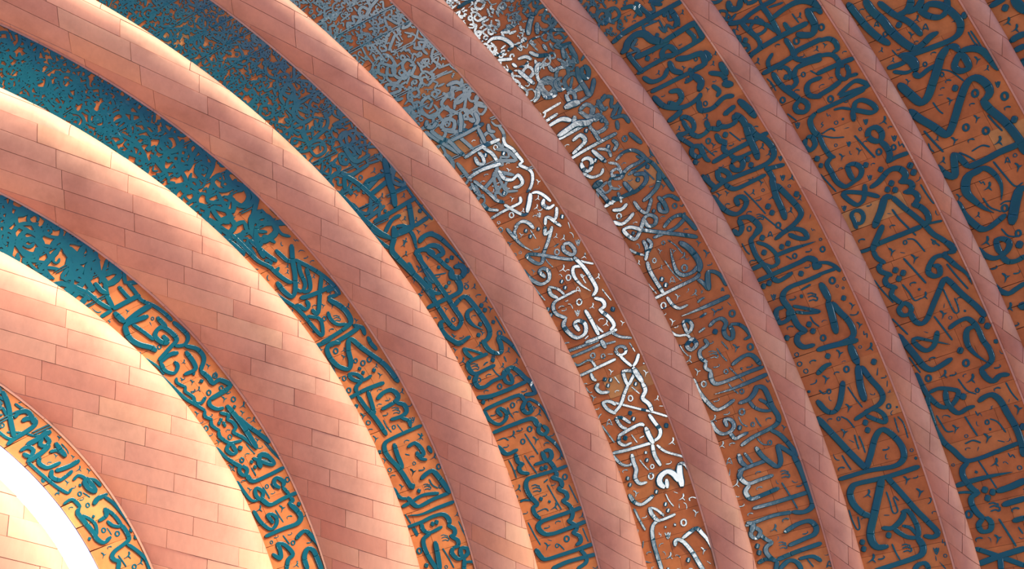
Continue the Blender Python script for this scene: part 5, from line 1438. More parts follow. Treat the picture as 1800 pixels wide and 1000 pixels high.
"""L71:4135,3182 4118,3119 4082,3092 4044,3104 4042,3143
L71:4068,3255 4051,3192 4023,3149 3974,3140 3943,3137;71:3988,3319 3978,3223 3968,3127 3953,3036;71:3966,3152 3933,3191 3897,3192 3881,3158 3906,3119 3946,3111;56:3889,3151 3870,3073
L75:3879,3403 3878,3291 3886,3200
L65:3819,3261 3842,3169 3841,3104 3797,3055 3786,3072 3802,3162 3819,3261;65:3805,3460 3795,3335 3785,3211 3779,3087
L75:3710,3230 3742,3188 3734,3139 3693,3096 3654,3088 3650,3128 3680,3179 3722,3240;41:3722,3240 3753,3292 3767,3347
D20t:4114,3169 4106,3163 4097,3164 4092,3171 4086,3180;19t:4096,3164 4097,3156 4095,3146
D19t:4004,3058 4011,3068 4014,3080 4012,3088 4005,3088
D34:3833,3310 3820,3315 3813,3330 3818,3344 3831,3346 3843,3335 3844,3319 3833,3310
D34:4186,3135 4200,3130 4206,3115 4201,3101 4188,3099 4177,3111 4176,3127 4186,3135
D19t:3922,3236 3929,3245 3932,3258 3929,3265 3923,3265
D19t:3775,3259 3769,3246 3767,3234 3770,3227 3776,3229
L86:3544,3231 3574,3201 3567,3151 3525,3136 3495,3166 3504,3205 3540,3230;93:3491,3174 3448,3155 3400,3160 3367,3201;65:3370,3199 3372,3126 3363,3035
L84:3713,3237 3657,3265
L78:3684,3530 3614,3542 3550,3532 3532,3507;78:3541,3529 3520,3581 3461,3584 3400,3580 3356,3545 3359,3479 3369,3417 3406,3383 3446,3410 3453,3460 3407,3473 3370,3471
L84:3287,3391 3295,3322 3323,3231 3322,3178 3300,3139 3261,3130 3242,3170 3245,3194;78:3245,3194 3220,3131 3189,3125 3178,3168 3183,3199;78:3182,3196 3159,3136 3121,3126 3101,3165 3104,3185;84:3104,3185 3071,3140 3022,3119 2985,3134 2980,3185
L103:3077,3499 3142,3404 3199,3332 3188,3285;82:3188,3285 3110,3247 3039,3204 2979,3172 2911,3145 2858,3100 2789,3057
L71:3318,3415 3272,3445 3238,3486 3235,3534 3278,3569 3322,3586 3327,3564 3301,3499 3261,3426 3219,3364
L65:3113,3612 3153,3604 3195,3600 3209,3569 3195,3533 3160,3528 3131,3564 3142,3603
L37:2955,3049 2969,3126 2976,3165
D93o:3415,3347 3408,3338
D93o:3355,3270 3348,3262
D105o:3301,3075 3293,3066
D105o:3260,3077 3252,3067
D97o:3261,3249 3253,3240
D97o:3239,3294 3232,3285
D97o:3218,3248 3211,3238
D82o:3531,3631 3525,3623
D33:3429,3211 3427,3226 3436,3235 3450,3231 3457,3216 3453,3203 3440,3200 3429,3211
D17:3593,3258 3597,3264 3605,3263 3609,3256 3608,3248 3602,3245 3595,3250 3593,3258
D26t:3537,3472 3527,3463 3514,3463 3506,3472 3497,3484;22t:3513,3464 3514,3452 3513,3439
D31t:3599,3061 3585,3067 3577,3083 3575,3103 3576,3121;26t:3576,3085 3566,3079 3554,3075
D26t:3520,3346 3509,3337 3497,3337 3489,3346 3480,3357;22t:3496,3338 3497,3326 3496,3313
D19:3640,3200 3621,3204 3608,3203 3617,3187 3629,3173;19:3620,3198 3629,3194 3633,3184 3623,3188 3616,3198
D19:3576,3382 3559,3385 3547,3385 3555,3370 3567,3358;19:3558,3380 3567,3377 3570,3367 3561,3371 3555,3380
D19:3488,3084 3467,3088 3453,3087 3463,3069 3476,3054;19:3466,3081 3476,3078 3480,3066 3469,3070 3462,3082
D19:3357,3367 3338,3370 3325,3369 3334,3352 3347,3339;19:3337,3364 3346,3361 3350,3350 3340,3354 3333,3364
D19:3268,3632 3248,3635 3234,3634 3244,3617 3257,3604;19:3247,3629 3257,3625 3261,3615 3250,3618 3243,3629
D29:3435,3098 3423,3097 3414,3107 3413,3120 3422,3127 3434,3122 3440,3109 3435,3098
D19t:3522,3254 3529,3264 3531,3277 3528,3284 3522,3284
D19t:3393,3281 3400,3290 3402,3303 3399,3311 3392,3310
D19t:3528,3051 3534,3060 3537,3073 3534,3080 3528,3080
D22t:3204,3477 3199,3462 3198,3447 3202,3439 3208,3442
D19t:3455,3499 3462,3508 3464,3521 3461,3529 3454,3529
D24t:3037,3357 3044,3370 3046,3386 3043,3395 3034,3394
D34:3586,3312 3504,3288 3424,3261
D34:3126,3325 3064,3311 2989,3279
D28:3486,3660 3419,3641 3354,3620
D26:3182,3068 3124,3062 3072,3052 3056,3045
D26:3683,3512 3685,3435 3661,3415
D26:3680,3523 3634,3453 3606,3381
L93:3067,3434 3017,3510 2984,3557 2957,3582;75:2984,3557 2982,3452 2977,3322 2973,3194;52:2978,3560 2977,3615 2984,3669
L93:2847,3090 2797,3061 2782,3066 2787,3109;71:2787,3109 2787,3152
L75:2963,3578 2912,3574 2869,3537;78:2875,3560 2861,3591 2831,3587 2791,3531;78:2798,3553 2782,3589 2750,3589 2715,3535;75:2722,3557 2692,3592 2646,3570 2619,3541
L71:2619,3541 2599,3587 2563,3581 2555,3534 2580,3503 2612,3519 2621,3541;86:2565,3524 2508,3516 2480,3480 2496,3429 2554,3354 2621,3266 2661,3209 2643,3185 2556,3142 2466,3085 2399,3056
L78:2782,3137 2790,3201 2762,3261 2728,3290 2697,3265 2696,3223 2735,3208 2752,3241;78t:2790,3159 2766,3130 2708,3097 2649,3056 2587,3050
L75:2403,3319 2419,3260 2423,3183 2393,3149 2344,3135 2285,3134 2236,3119 2179,3124 2153,3170 2143,3232;84t:2367,3147 2367,3197 2337,3229 2282,3242 2223,3216 2167,3163
L79:2141,3225 2092,3209 2064,3174 2082,3117 2073,3058
L75t:2412,3398 2348,3457 2331,3517 2356,3555 2404,3581 2417,3557 2382,3482 2324,3361
D101o:2813,3498 2806,3488
D101o:2782,3457 2775,3447
D101o:2762,3502 2755,3492
D101o:2389,3093 2382,3083
D101o:2351,3073 2344,3063
D23:2940,3339 2932,3334 2923,3338 2919,3349 2923,3358 2932,3358 2940,3350 2940,3339
D21:2863,3175 2871,3172 2876,3163 2873,3155 2865,3153 2858,3160 2857,3170 2863,3175
D26:2943,3325 2920,3279 2840,3249
D34:2853,3406 2765,3371 2678,3336
D26:2722,3492 2666,3472 2614,3458 2612,3408
D26:2807,3662 2728,3637 2646,3604
D28:2565,3658 2508,3629 2450,3599
D30:2494,3379 2427,3357 2339,3328
D30:2733,3150 2650,3122 2566,3087
D26:2614,3244 2540,3244 2475,3238 2471,3211 2507,3199 2547,3198
D26:2890,3175 2837,3139
D30:2965,3268 2940,3257
D31t:2937,3470 2925,3459 2911,3458 2901,3468 2890,3480;26t:2910,3459 2912,3445 2912,3430
D33t:2854,3347 2841,3335 2826,3334 2816,3344 2804,3357;28t:2825,3334 2827,3320 2827,3304
D29t:2637,3365 2623,3369 2614,3383 2610,3401 2610,3418;24t:2613,3385 2605,3378 2594,3373
D31t:2511,3327 2500,3316 2486,3315 2476,3324 2465,3336;26t:2485,3315 2487,3302 2488,3287
D29t:3036,3594 3045,3609 3048,3629 3043,3640 3033,3639
D29t:2700,3398 2708,3413 2710,3432 2705,3443 2696,3442
D24t:2533,3149 2540,3161 2541,3177 2537,3186 2529,3185
L93:2470,3666 2423,3648 2339,3615 2255,3581 2223,3539 2227,3478 2247,3380
L71:2233,3651 2149,3642 2092,3628 2020,3579 2004,3513 2035,3449 2068,3425 2092,3470 2114,3543 2109,3616;75:2094,3503 2039,3521 1983,3506 1955,3471 1966,3408 1968,3355;78:2093,3632 2046,3658 1987,3661 1909,3664 1831,3642 1770,3596 1704,3544 1695,3452 1706,3320 1722,3156
L93:1984,3319 1998,3271 1998,3215 1957,3179 1878,3162 1799,3143 1713,3144 1649,3162
D105o:2037,3410 2030,3399
D105o:2276,3310 2269,3300
D105o:1799,3103 1793,3093
D37:2192,3320 2207,3316 2216,3301 2213,3286 2199,3283 2186,3293 2183,3309 2192,3320
D35:2196,3593 2201,3578 2193,3566 2179,3567 2169,3580 2170,3596 2183,3601 2196,3593
D24:2038,3288 2032,3298 2035,3308 2044,3310 2052,3303 2054,3292 2047,3286 2038,3288
D25:1877,3303 1867,3301 1858,3308 1857,3319 1863,3326 1873,3323 1879,3313 1877,3303
D31t:2200,3455 2185,3458 2176,3472 2170,3492 2169,3510;26t:2174,3474 2166,3467 2154,3461
D35t:2134,3288 2118,3292 2107,3308 2101,3330 2099,3350;30t:2105,3310 2096,3302 2083,3295
D31t:1903,3544 1893,3532 1879,3529 1869,3538 1857,3548;26t:1878,3530 1881,3517 1883,3502
D35t:1814,3362 1803,3348 1787,3345 1776,3355 1763,3367;30t:1786,3346 1790,3331 1792,3315
D35t:1913,3101 1902,3087 1887,3085 1876,3094 1863,3106;30t:1886,3085 1889,3071 1891,3055
D29t:2277,3483 2285,3499 2286,3518 2280,3529 2271,3527
D29t:2163,3438 2159,3418 2159,3399 2165,3390 2173,3394
D29t:2128,3137 2124,3117 2124,3099 2130,3090 2138,3094
D29t:2018,3146 2025,3162 2025,3180 2020,3191 2011,3189
D28:1978,3624 1930,3613 1880,3595 1870,3551
D30:1929,3442 1874,3427 1812,3407
D26:2132,3393 2082,3377 2052,3359 2026,3314
D24:1881,3287 1853,3245 1791,3218
D26:1789,3506 1795,3447 1773,3401
D26:2039,3099 1980,3088 1931,3065
D26:2329,3654 2277,3638 2228,3620
L84:1691,3526 1663,3578 1615,3590 1552,3561 1522,3533 1506,3580 1471,3594 1418,3576 1381,3543;75t:1583,3663 1589,3553 1591,3418 1585,3272;75:1381,3543 1358,3591 1320,3583 1318,3529 1357,3506 1386,3537
L93:1506,3407 1513,3310 1531,3194
L84:1431,3399 1436,3327 1441,3233
L75:1340,3366 1346,3272
L75:1240,3660 1177,3521 1105,3366;84:1156,3675 1177,3521 1195,3332;84:1176,3514 1101,3534
L41:1545,3659 1537,3599 1519,3535
D105o:1531,3485 1525,3474
D105o:1510,3439 1505,3428
D105o:1485,3484 1480,3474
D39:1430,3649 1439,3633 1435,3618 1420,3614 1406,3626 1404,3643 1414,3653 1430,3649
D33t:1676,3337 1661,3340 1650,3354 1644,3374 1641,3392;28t:1649,3356 1641,3348 1629,3341
D33t:1290,3510 1281,3497 1267,3493 1256,3502 1244,3512;28t:1266,3494 1271,3481 1273,3465
D26:1453,3484 1453,3452 1444,3439;26:1434,3485 1437,3451 1427,3433;26:1413,3487 1415,3452 1405,3432 1421,3421 1429,3432 1441,3425 1446,3439
D31t:1284,3592 1290,3609 1289,3630 1282,3640 1273,3637
D34t:1395,3299 1402,3317 1401,3338 1394,3350 1384,3346
D26:1683,3457 1603,3429 1523,3400
D32:1366,3449 1295,3423 1213,3393
D26:1306,3342 1268,3326
L71:4503,3656 4472,3572 4475,3479 4472,3392 4460,3273;84:4477,3387 4428,3381 4382,3381 4317,3388 4283,3396;65:4472,3572 4430,3498 4371,3431 4306,3397;71:4472,3572 4412,3564 4336,3539 4297,3552 4287,3591
L78:4282,3655 4282,3525 4273,3376 4262,3269 4253,3180
L90:4384,3370 4389,3267 4380,3167 4350,3097 4283,3039
L108:4318,3134 4276,3140 4221,3148 4187,3196 4209,3255 4235,3291;75:4308,3143 4286,3075 4252,3065
L75:4250,3376 4181,3375 4136,3392 4100,3364 4084,3318 4067,3217
L78:4154,3651 4146,3530 4143,3405 4156,3356 4148,3267 4138,3160
L65:4220,3508 4196,3567 4160,3587
L90:4128,3584 4066,3584 4003,3566 3909,3514;78:3909,3514 3898,3570 3864,3577 3840,3528 3867,3489 3909,3514
L78:4081,3417 4050,3461 4011,3473 3997,3522 4020,3553;78:4079,3428 4068,3331 4044,3236
L78:3958,3304 3970,3390 3947,3436 3904,3441 3866,3376
L97:4607,3562 4566,3579 4542,3530 4576,3479
L67:4327,3321 4278,3314 4262,3269
L63:4142,3552 4119,3493 4080,3476 4042,3506
D93o:4373,3625 4365,3617
D93o:4068,3522 4060,3514
D27:4526,3641 4537,3642 4546,3632 4546,3619 4537,3612 4526,3617 4521,3630 4526,3641
D25:4427,3480 4438,3478 4444,3467 4442,3455 4432,3452 4423,3459 4421,3472 4427,3480
D35:4192,3333 4206,3335 4218,3324 4219,3307 4209,3298 4195,3303 4187,3318 4192,3333
D25:4020,3417 4031,3415 4037,3404 4035,3393 4025,3390 4016,3397 4014,3409 4020,3417
D31:3976,3634 3979,3619 3970,3609 3957,3612 3949,3625 3952,3639 3964,3643 3976,3634
D22t:4466,3607 4456,3612 4451,3625 4451,3640 4453,3653;19t:4450,3626 4443,3623 4433,3621
D22t:4358,3631 4348,3625 4338,3626 4332,3635 4325,3645;19t:4337,3627 4337,3617 4335,3606
D24t:4324,3186 4313,3192 4307,3205 4307,3221 4309,3235;21t:4307,3206 4299,3202 4289,3200
D26t:4246,3613 4234,3619 4228,3633 4227,3651 4229,3667;22t:4227,3635 4218,3631 4206,3628
D22t:4119,3213 4110,3218 4104,3230 4104,3244 4105,3257;19t:4104,3231 4097,3227 4087,3225
D24t:4084,3641 4074,3634 4062,3635 4055,3644 4047,3655;21t:4061,3636 4061,3625 4060,3613
D22t:4112,3513 4120,3524 4124,3538 4121,3547 4114,3547
D22t:4120,3361 4114,3347 4111,3333 4114,3325 4121,3327
D19t:4358,3493 4352,3480 4349,3468 4352,3460 4358,3462
D22t:4237,3430 4245,3440 4249,3455 4247,3464 4239,3464
D24t:3961,3485 3970,3497 3974,3513 3971,3523 3962,3523
D26:4024,3347 3979,3316
D26:4118,3641 4073,3628 4029,3633
D26:4343,3238 4281,3233
L78:3702,3621 3674,3660 3635,3640 3650,3588 3692,3581 3708,3617;84:3805,3469 3782,3533 3722,3549 3675,3527
D97o:3577,3632 3569,3623
D26:3883,3649 3822,3618
D19:3817,3634 3795,3639 3780,3639 3790,3619 3804,3604;19:3794,3632 3805,3628 3809,3616 3797,3620 3790,3632""",
"""L103:4220,2875 4142,2865 4057,2851 3979,2822 3917,2780
L112:4185,2765 4112,2761 4042,2735 3983,2728 3917,2707 3862,2679 3828,2642 3830,2579 3842,2517 3841,2464;94:4135,2695 4063,2663 4024,2640 3968,2595 3916,2574 3871,2565;103:4024,2640 4019,2572 4036,2523 4064,2496
L90:3995,2494 3938,2460 3902,2399 3914,2338 3966,2293;94:4014,2576 4003,2496 4027,2433
L94:3967,2463 3988,2429 3971,2380 3935,2339 3881,2312 3825,2304 3783,2344 3774,2412 3784,2509 3800,2619 3815,2697 3840,2767
L150:3831,2747 3778,2707 3728,2718;75:3814,2877 3798,2781 3799,2692;56:3783,2856 3745,2786 3739,2728;75:3724,2740 3693,2718 3701,2642 3697,2557
L122:3752,2454 3724,2527 3682,2585 3632,2657 3574,2744 3570,2800 3633,2833 3711,2866;94:3752,2454 3735,2415 3703,2405;97:3695,2402 3667,2458 3644,2483 3612,2464 3605,2409 3638,2393 3688,2399;103:3700,2398 3688,2339 3654,2279 3597,2254 3526,2239
L112:3562,2894 3499,2860 3428,2805 3356,2754 3373,2704 3425,2633 3482,2559 3535,2478 3551,2423 3535,2384 3490,2357 3447,2363 3429,2400 3430,2434
L122:3430,2434 3370,2417 3329,2395 3265,2365 3165,2342 3107,2340
D97o:3982,2663 3974,2655
D105o:3552,2554 3545,2545
D105o:3850,2261 3842,2253
D39:3460,2460 3470,2470 3485,2466 3493,2451 3490,2436 3476,2432 3463,2443 3460,2460
D41:3403,2307 3412,2290 3407,2275 3393,2272 3380,2283 3378,2301 3388,2311 3403,2307
D26t:3972,2519 3961,2524 3955,2537 3953,2554 3955,2568;22t:3954,2539 3946,2535 3936,2532
D29t:3641,2338 3631,2330 3618,2330 3611,2339 3602,2351;24t:3618,2331 3618,2319 3617,2306
D29t:3525,2629 3515,2620 3502,2620 3494,2630 3485,2641;24t:3501,2621 3502,2609 3501,2596
D26t:3921,2629 3910,2621 3899,2622 3892,2631 3884,2642;22t:3898,2622 3898,2611 3897,2599
D19t:3861,2321 3853,2324 3849,2333 3848,2343 3849,2353;19t:3849,2334 3844,2331 3837,2329
D19:3889,2541 3903,2522 3911,2503 3892,2504 3875,2508;19:3892,2534 3893,2520 3883,2514
D19:3481,2299 3462,2303 3449,2302 3458,2285 3471,2271;19:3461,2296 3471,2293 3474,2282 3464,2286 3458,2296
D19:4037,2807 4049,2791 4055,2775 4040,2776 4025,2780;19:4040,2801 4040,2789 4031,2784
D27t:3593,2547 3601,2559 3604,2575 3601,2585 3592,2585
D24t:3701,2328 3695,2313 3693,2298 3696,2290 3703,2293
D24t:3755,2541 3763,2552 3766,2567 3764,2576 3756,2576
D19t:3873,2762 3868,2750 3866,2737 3869,2731 3874,2733
D19t:4095,2791 4102,2799 4105,2811 4103,2819 4096,2819
D22t:4144,2803 4152,2813 4155,2826 4153,2835 4146,2835
D19t:3852,2604 3858,2613 3861,2625 3859,2632 3853,2632
D24t:3430,2486 3437,2498 3440,2513 3437,2521 3429,2521
D29t:3332,2291 3340,2304 3343,2322 3339,2332 3330,2332
D26:3765,2290 3706,2291 3680,2277
D26:3764,2273 3695,2266 3641,2264
D26:3668,2569 3632,2518 3561,2476
D26:3539,2726 3488,2718 3461,2703
D23:3635,2573 3632,2584 3637,2591 3646,2590 3652,2581 3651,2571 3643,2568 3635,2573
D25:3986,2764 3979,2757 3969,2760 3964,2771 3967,2781 3976,2783 3985,2776 3986,2764
D24:3741,2651 3743,2640 3738,2632 3728,2634 3722,2643 3724,2653 3732,2657 3741,2651
D20t:3926,2837 3917,2841 3913,2851 3912,2864 3913,2875;19t:3912,2853 3906,2849 3898,2847
D20t:3849,2807 3840,2811 3835,2821 3834,2833 3835,2844;19t:3834,2822 3829,2818 3821,2816
D22t:3716,2809 3707,2802 3697,2803 3691,2810 3684,2819;19t:3697,2803 3697,2794 3696,2784
D22t:3572,2289 3563,2293 3557,2304 3556,2317 3557,2329;19t:3557,2305 3551,2301 3542,2299
D19t:3575,2610 3581,2619 3583,2631 3581,2639 3575,2638
D22:3885,2787 3844,2774 3823,2744
L108:3254,2769 3195,2800 3141,2835 3162,2873 3199,2900 3232,2904;94:3248,2764 3214,2744 3153,2725;94:3153,2725 3149,2609 3153,2498 3149,2385 3150,2311;112:3154,2345 3091,2350
L84t:3118,2757 3122,2686 3110,2627 3071,2594 3014,2581 2968,2598 2932,2625;131t:3112,2651 3113,2743 3079,2795 3032,2813 2977,2789 2925,2754 2890,2718
L131:2794,2638 2848,2588 2906,2531 2938,2486 2933,2445
L94:3016,2899 2941,2896 2878,2867 2835,2836 2821,2794 2834,2720 2851,2644
D112o:3272,2313 3265,2304
D37:3348,2594 3334,2600 3327,2616 3332,2629 3346,2631 3358,2619 3358,2603 3348,2594
D39:3291,2490 3277,2490 3266,2504 3267,2520 3279,2527 3293,2520 3299,2503 3291,2490
D37:2868,2628 2868,2644 2879,2651 2893,2643 2899,2628 2892,2615 2878,2615 2868,2628
D33t:3038,2644 3024,2650 3015,2665 3011,2686 3011,2704;28t:3014,2667 3005,2661 2992,2656
D33t:3070,2439 3058,2429 3044,2429 3035,2439 3024,2451;28t:3043,2429 3045,2416 3045,2401
D26t:3260,2840 3248,2845 3242,2857 3239,2874 3239,2889;22t:3240,2859 3233,2854 3222,2850
D26t:3052,2881 3043,2872 3031,2872 3023,2880 3014,2890;22t:3030,2872 3032,2861 3031,2848
D35t:3227,2444 3212,2449 3203,2466 3199,2488 3200,2507;30t:3201,2468 3192,2461 3178,2457
D29t:3380,2530 3370,2521 3357,2521 3349,2531 3340,2542;24t:3357,2522 3358,2510 3357,2497
D31t:3332,2732 3321,2722 3307,2722 3299,2732 3289,2744;26t:3307,2723 3308,2710 3307,2695
D19:3090,2496 3104,2480 3113,2464 3096,2462 3080,2465;19:3093,2490 3095,2477 3087,2471
D29t:3268,2602 3277,2616 3279,2634 3276,2645 3266,2645
D34:3429,2874 3359,2853 3283,2826
D28:3124,2559 3044,2537 2965,2506 2964,2449
D28:3243,2733 3209,2696 3170,2663
D30:3350,2448 3298,2433 3244,2412
D26:2976,2731 2919,2717 2873,2662
D26:2908,2649 2912,2605 2889,2538
D26:3359,2888 3326,2892 3305,2881
D26:3220,2655 3223,2577 3200,2534
D22t:2920,2800 2910,2803 2904,2813 2901,2827 2901,2840;19t:2903,2815 2897,2810 2888,2807
D20t:3372,2810 3363,2813 3358,2823 3356,2835 3357,2847;19t:3357,2824 3351,2820 3344,2818
L84:2748,2913 2702,2891 2667,2845 2663,2791 2682,2730 2712,2704 2740,2728 2748,2773 2708,2789 2674,2784;79:2663,2791 2623,2765 2611,2707 2620,2645
L79:2548,2923 2503,2900 2469,2853 2477,2793 2491,2720
L75:2849,2860 2824,2825 2825,2759
L187:2396,2798 2370,2796
D120o:2686,2654 2678,2643
D34:2724,2621 2725,2635 2736,2640 2748,2633 2753,2618 2746,2607 2733,2608 2724,2621
D26:2793,2712 2747,2691 2724,2640
D35t:2786,2819 2770,2824 2760,2840 2756,2862 2755,2882;30t:2759,2843 2749,2835 2736,2830
D35t:2578,2835 2566,2823 2551,2822 2540,2832 2528,2845;30t:2550,2822 2553,2808 2553,2791
D33t:2423,2864 2408,2868 2398,2883 2393,2903 2392,2921;28t:2396,2885 2388,2877 2376,2872
D29t:2620,2892 2615,2873 2615,2855 2620,2845 2628,2849
D29t:2556,2767 2551,2748 2550,2729 2555,2720 2563,2724
D29t:2305,2915 2301,2896 2301,2877 2306,2868 2314,2872
D29t:2246,2955 2242,2935 2242,2917 2247,2908 2255,2912""",
"""L84:3818,2088 3817,2030 3816,1973
L140:3794,1940 3749,1925 3704,1909
L93:3619,2088 3623,2036 3618,1974;84:3570,2099 3567,2011
L112:3514,2074 3478,2080
D112o:3778,2013 3771,2004
D31t:3728,2020 3715,2026 3708,2040 3706,2058 3707,2074;26t:3707,2042 3699,2037 3687,2033
D31t:3679,1998 3667,2004 3660,2018 3658,2036 3659,2052;26t:3659,2020 3650,2015 3639,2012""",
]


INSCRIPTION_LABEL = [
    'narrow band of turquoise raised calligraphy beside the white glare',
    'turquoise raised calligraphy band between the two widest ribs',
    'turquoise raised calligraphy band right of the second widest rib, crowded solid at its top',
    'turquoise raised calligraphy band ending in parallel bars crossed by scallops at the bottom',
    'raised calligraphy band with the whitest shining letters, left of the pink centre rib',
    'raised calligraphy band with shining letters, right of the pink centre rib',
    'deep turquoise calligraphy band with a large triangular letter near the bottom edge',
    'deep turquoise calligraphy band with scalloped letters, left of the thin violet rib',
    'band of the largest deep turquoise letters, between the two thin violet ribs',
    'deep turquoise calligraphy in the top right corner, outside the thinnest rib']
DENSE_FROM = [58.5, 63.5, 55.5, 48.5, 46.0, 42.0, 40.5, 40.0, 60, 60]     # arch angle above which the writing gets crowded
DENSE_COVER = [(.45, .65), (.74, .93), (.72, .93), (.68, .90), (.60, .86), (.56, .80), (.58, .76), (.48, .62), (.4, .5), (.4, .5)]
TOP_SEEN = [74, 84, 88, 83, 74, 67, 60, 55, 50, 46]
LOW_SEEN = [22, 15, 12, 9, 7, 6, 5, 4, 8, 20]

class Band:
    def __init__(s, b):
        s.b = b
        s.bi, s.bo = BANDS[b]
        if b == 0: s.bi = GAP_EDGE
        s.t0, s.t1, s.r = band_theta(b)
        s.wid = (s.bi - s.bo) * RHO
        s.strip = STRIP
        rng = random.Random(900 + b)
        s.tilt = [rng.gauss(0, 0.009) for _ in range(400)]
        s.res = 0.0125
        s.ulo, s.uhi = D(LOW_SEEN[b] - 6) * s.r, D(TOP_SEEN[b] + 4) * s.r
        s.nu, s.ns = int((s.uhi - s.ulo) / s.res) + 1, int(s.wid / s.res) + 1
        s.grid = np.zeros((s.nu, s.ns), dtype=bool)
    def row(s, u, x):
        """tile row number (fractional) of a point"""
        th = u / s.r
        k = (th - s.t0) * s.r / ROW
        d = np.degrees(th)
        sk = -0.012 * np.maximum(0.0, d - 22) ** 0.92
        return k - sk * (x - s.wid / 2) / ROW
    def mark(s, u, x, rad):
        i0, j0 = (u - s.ulo) / s.res, x / s.res
        n = max(0, int(round(rad / s.res)))
        for a_, b_ in zip(i0, j0):
            i, j = int(a_), int(b_)
            s.grid[max(0, i - n):max(0, i + n + 1), max(0, j - n):max(0, j + n + 1)] = True
    def free(s, u, x, rad):
        i, j, n = int((u - s.ulo) / s.res), int(x / s.res), int(rad / s.res)
        if i - n < 0 or j - n < 0 or i + n >= s.nu or j + n >= s.ns: return False
        return not s.grid[i - n:i + n + 1, j - n:j + n + 1].any()
    def point(s, u, x, h):
        return vault_np(u / s.r, s.bi - x / RHO, h)

class Faces(list):
    """faces with a smooth flag each: broad tops stay flat, rounded shoulders are smooth"""
    def __init__(s):
        super().__init__()
        s.sm = []
    def add(s, f, smooth):
        s.append(f)
        s.sm.append(smooth)
def spline(P, step):
    """Catmull-Rom through the points, sampled about every step metres"""
    P = np.asarray(P, float)
    if len(P) == 2:
        n = max(2, int(np.linalg.norm(P[1] - P[0]) / step) + 1)
        t = np.linspace(0, 1, n)[:, None]
        return P[0] * (1 - t) + P[1] * t
    closed = np.linalg.norm(P[0] - P[-1]) < 0.02
    A = np.vstack([P[-2] if closed else 2 * P[0] - P[1], P, P[1] if closed else 2 * P[-1] - P[-2]])
    out = []
    for i in range(1, len(A) - 2):
        p0, p1, p2, p3 = A[i - 1:i + 3]
        n = max(2, int(np.linalg.norm(p2 - p1) / step) + 1)
        t = np.linspace(0, 1, n, endpoint=False)[:, None]
        out.append(0.5 * (2 * p1 + (p2 - p0) * t + (2 * p0 - 5 * p1 + 4 * p2 - p3) * t ** 2 + (3 * p1 - p0 - 3 * p2 + p3) * t ** 3))
    out.append(P[-1:])
    return np.vstack(out)

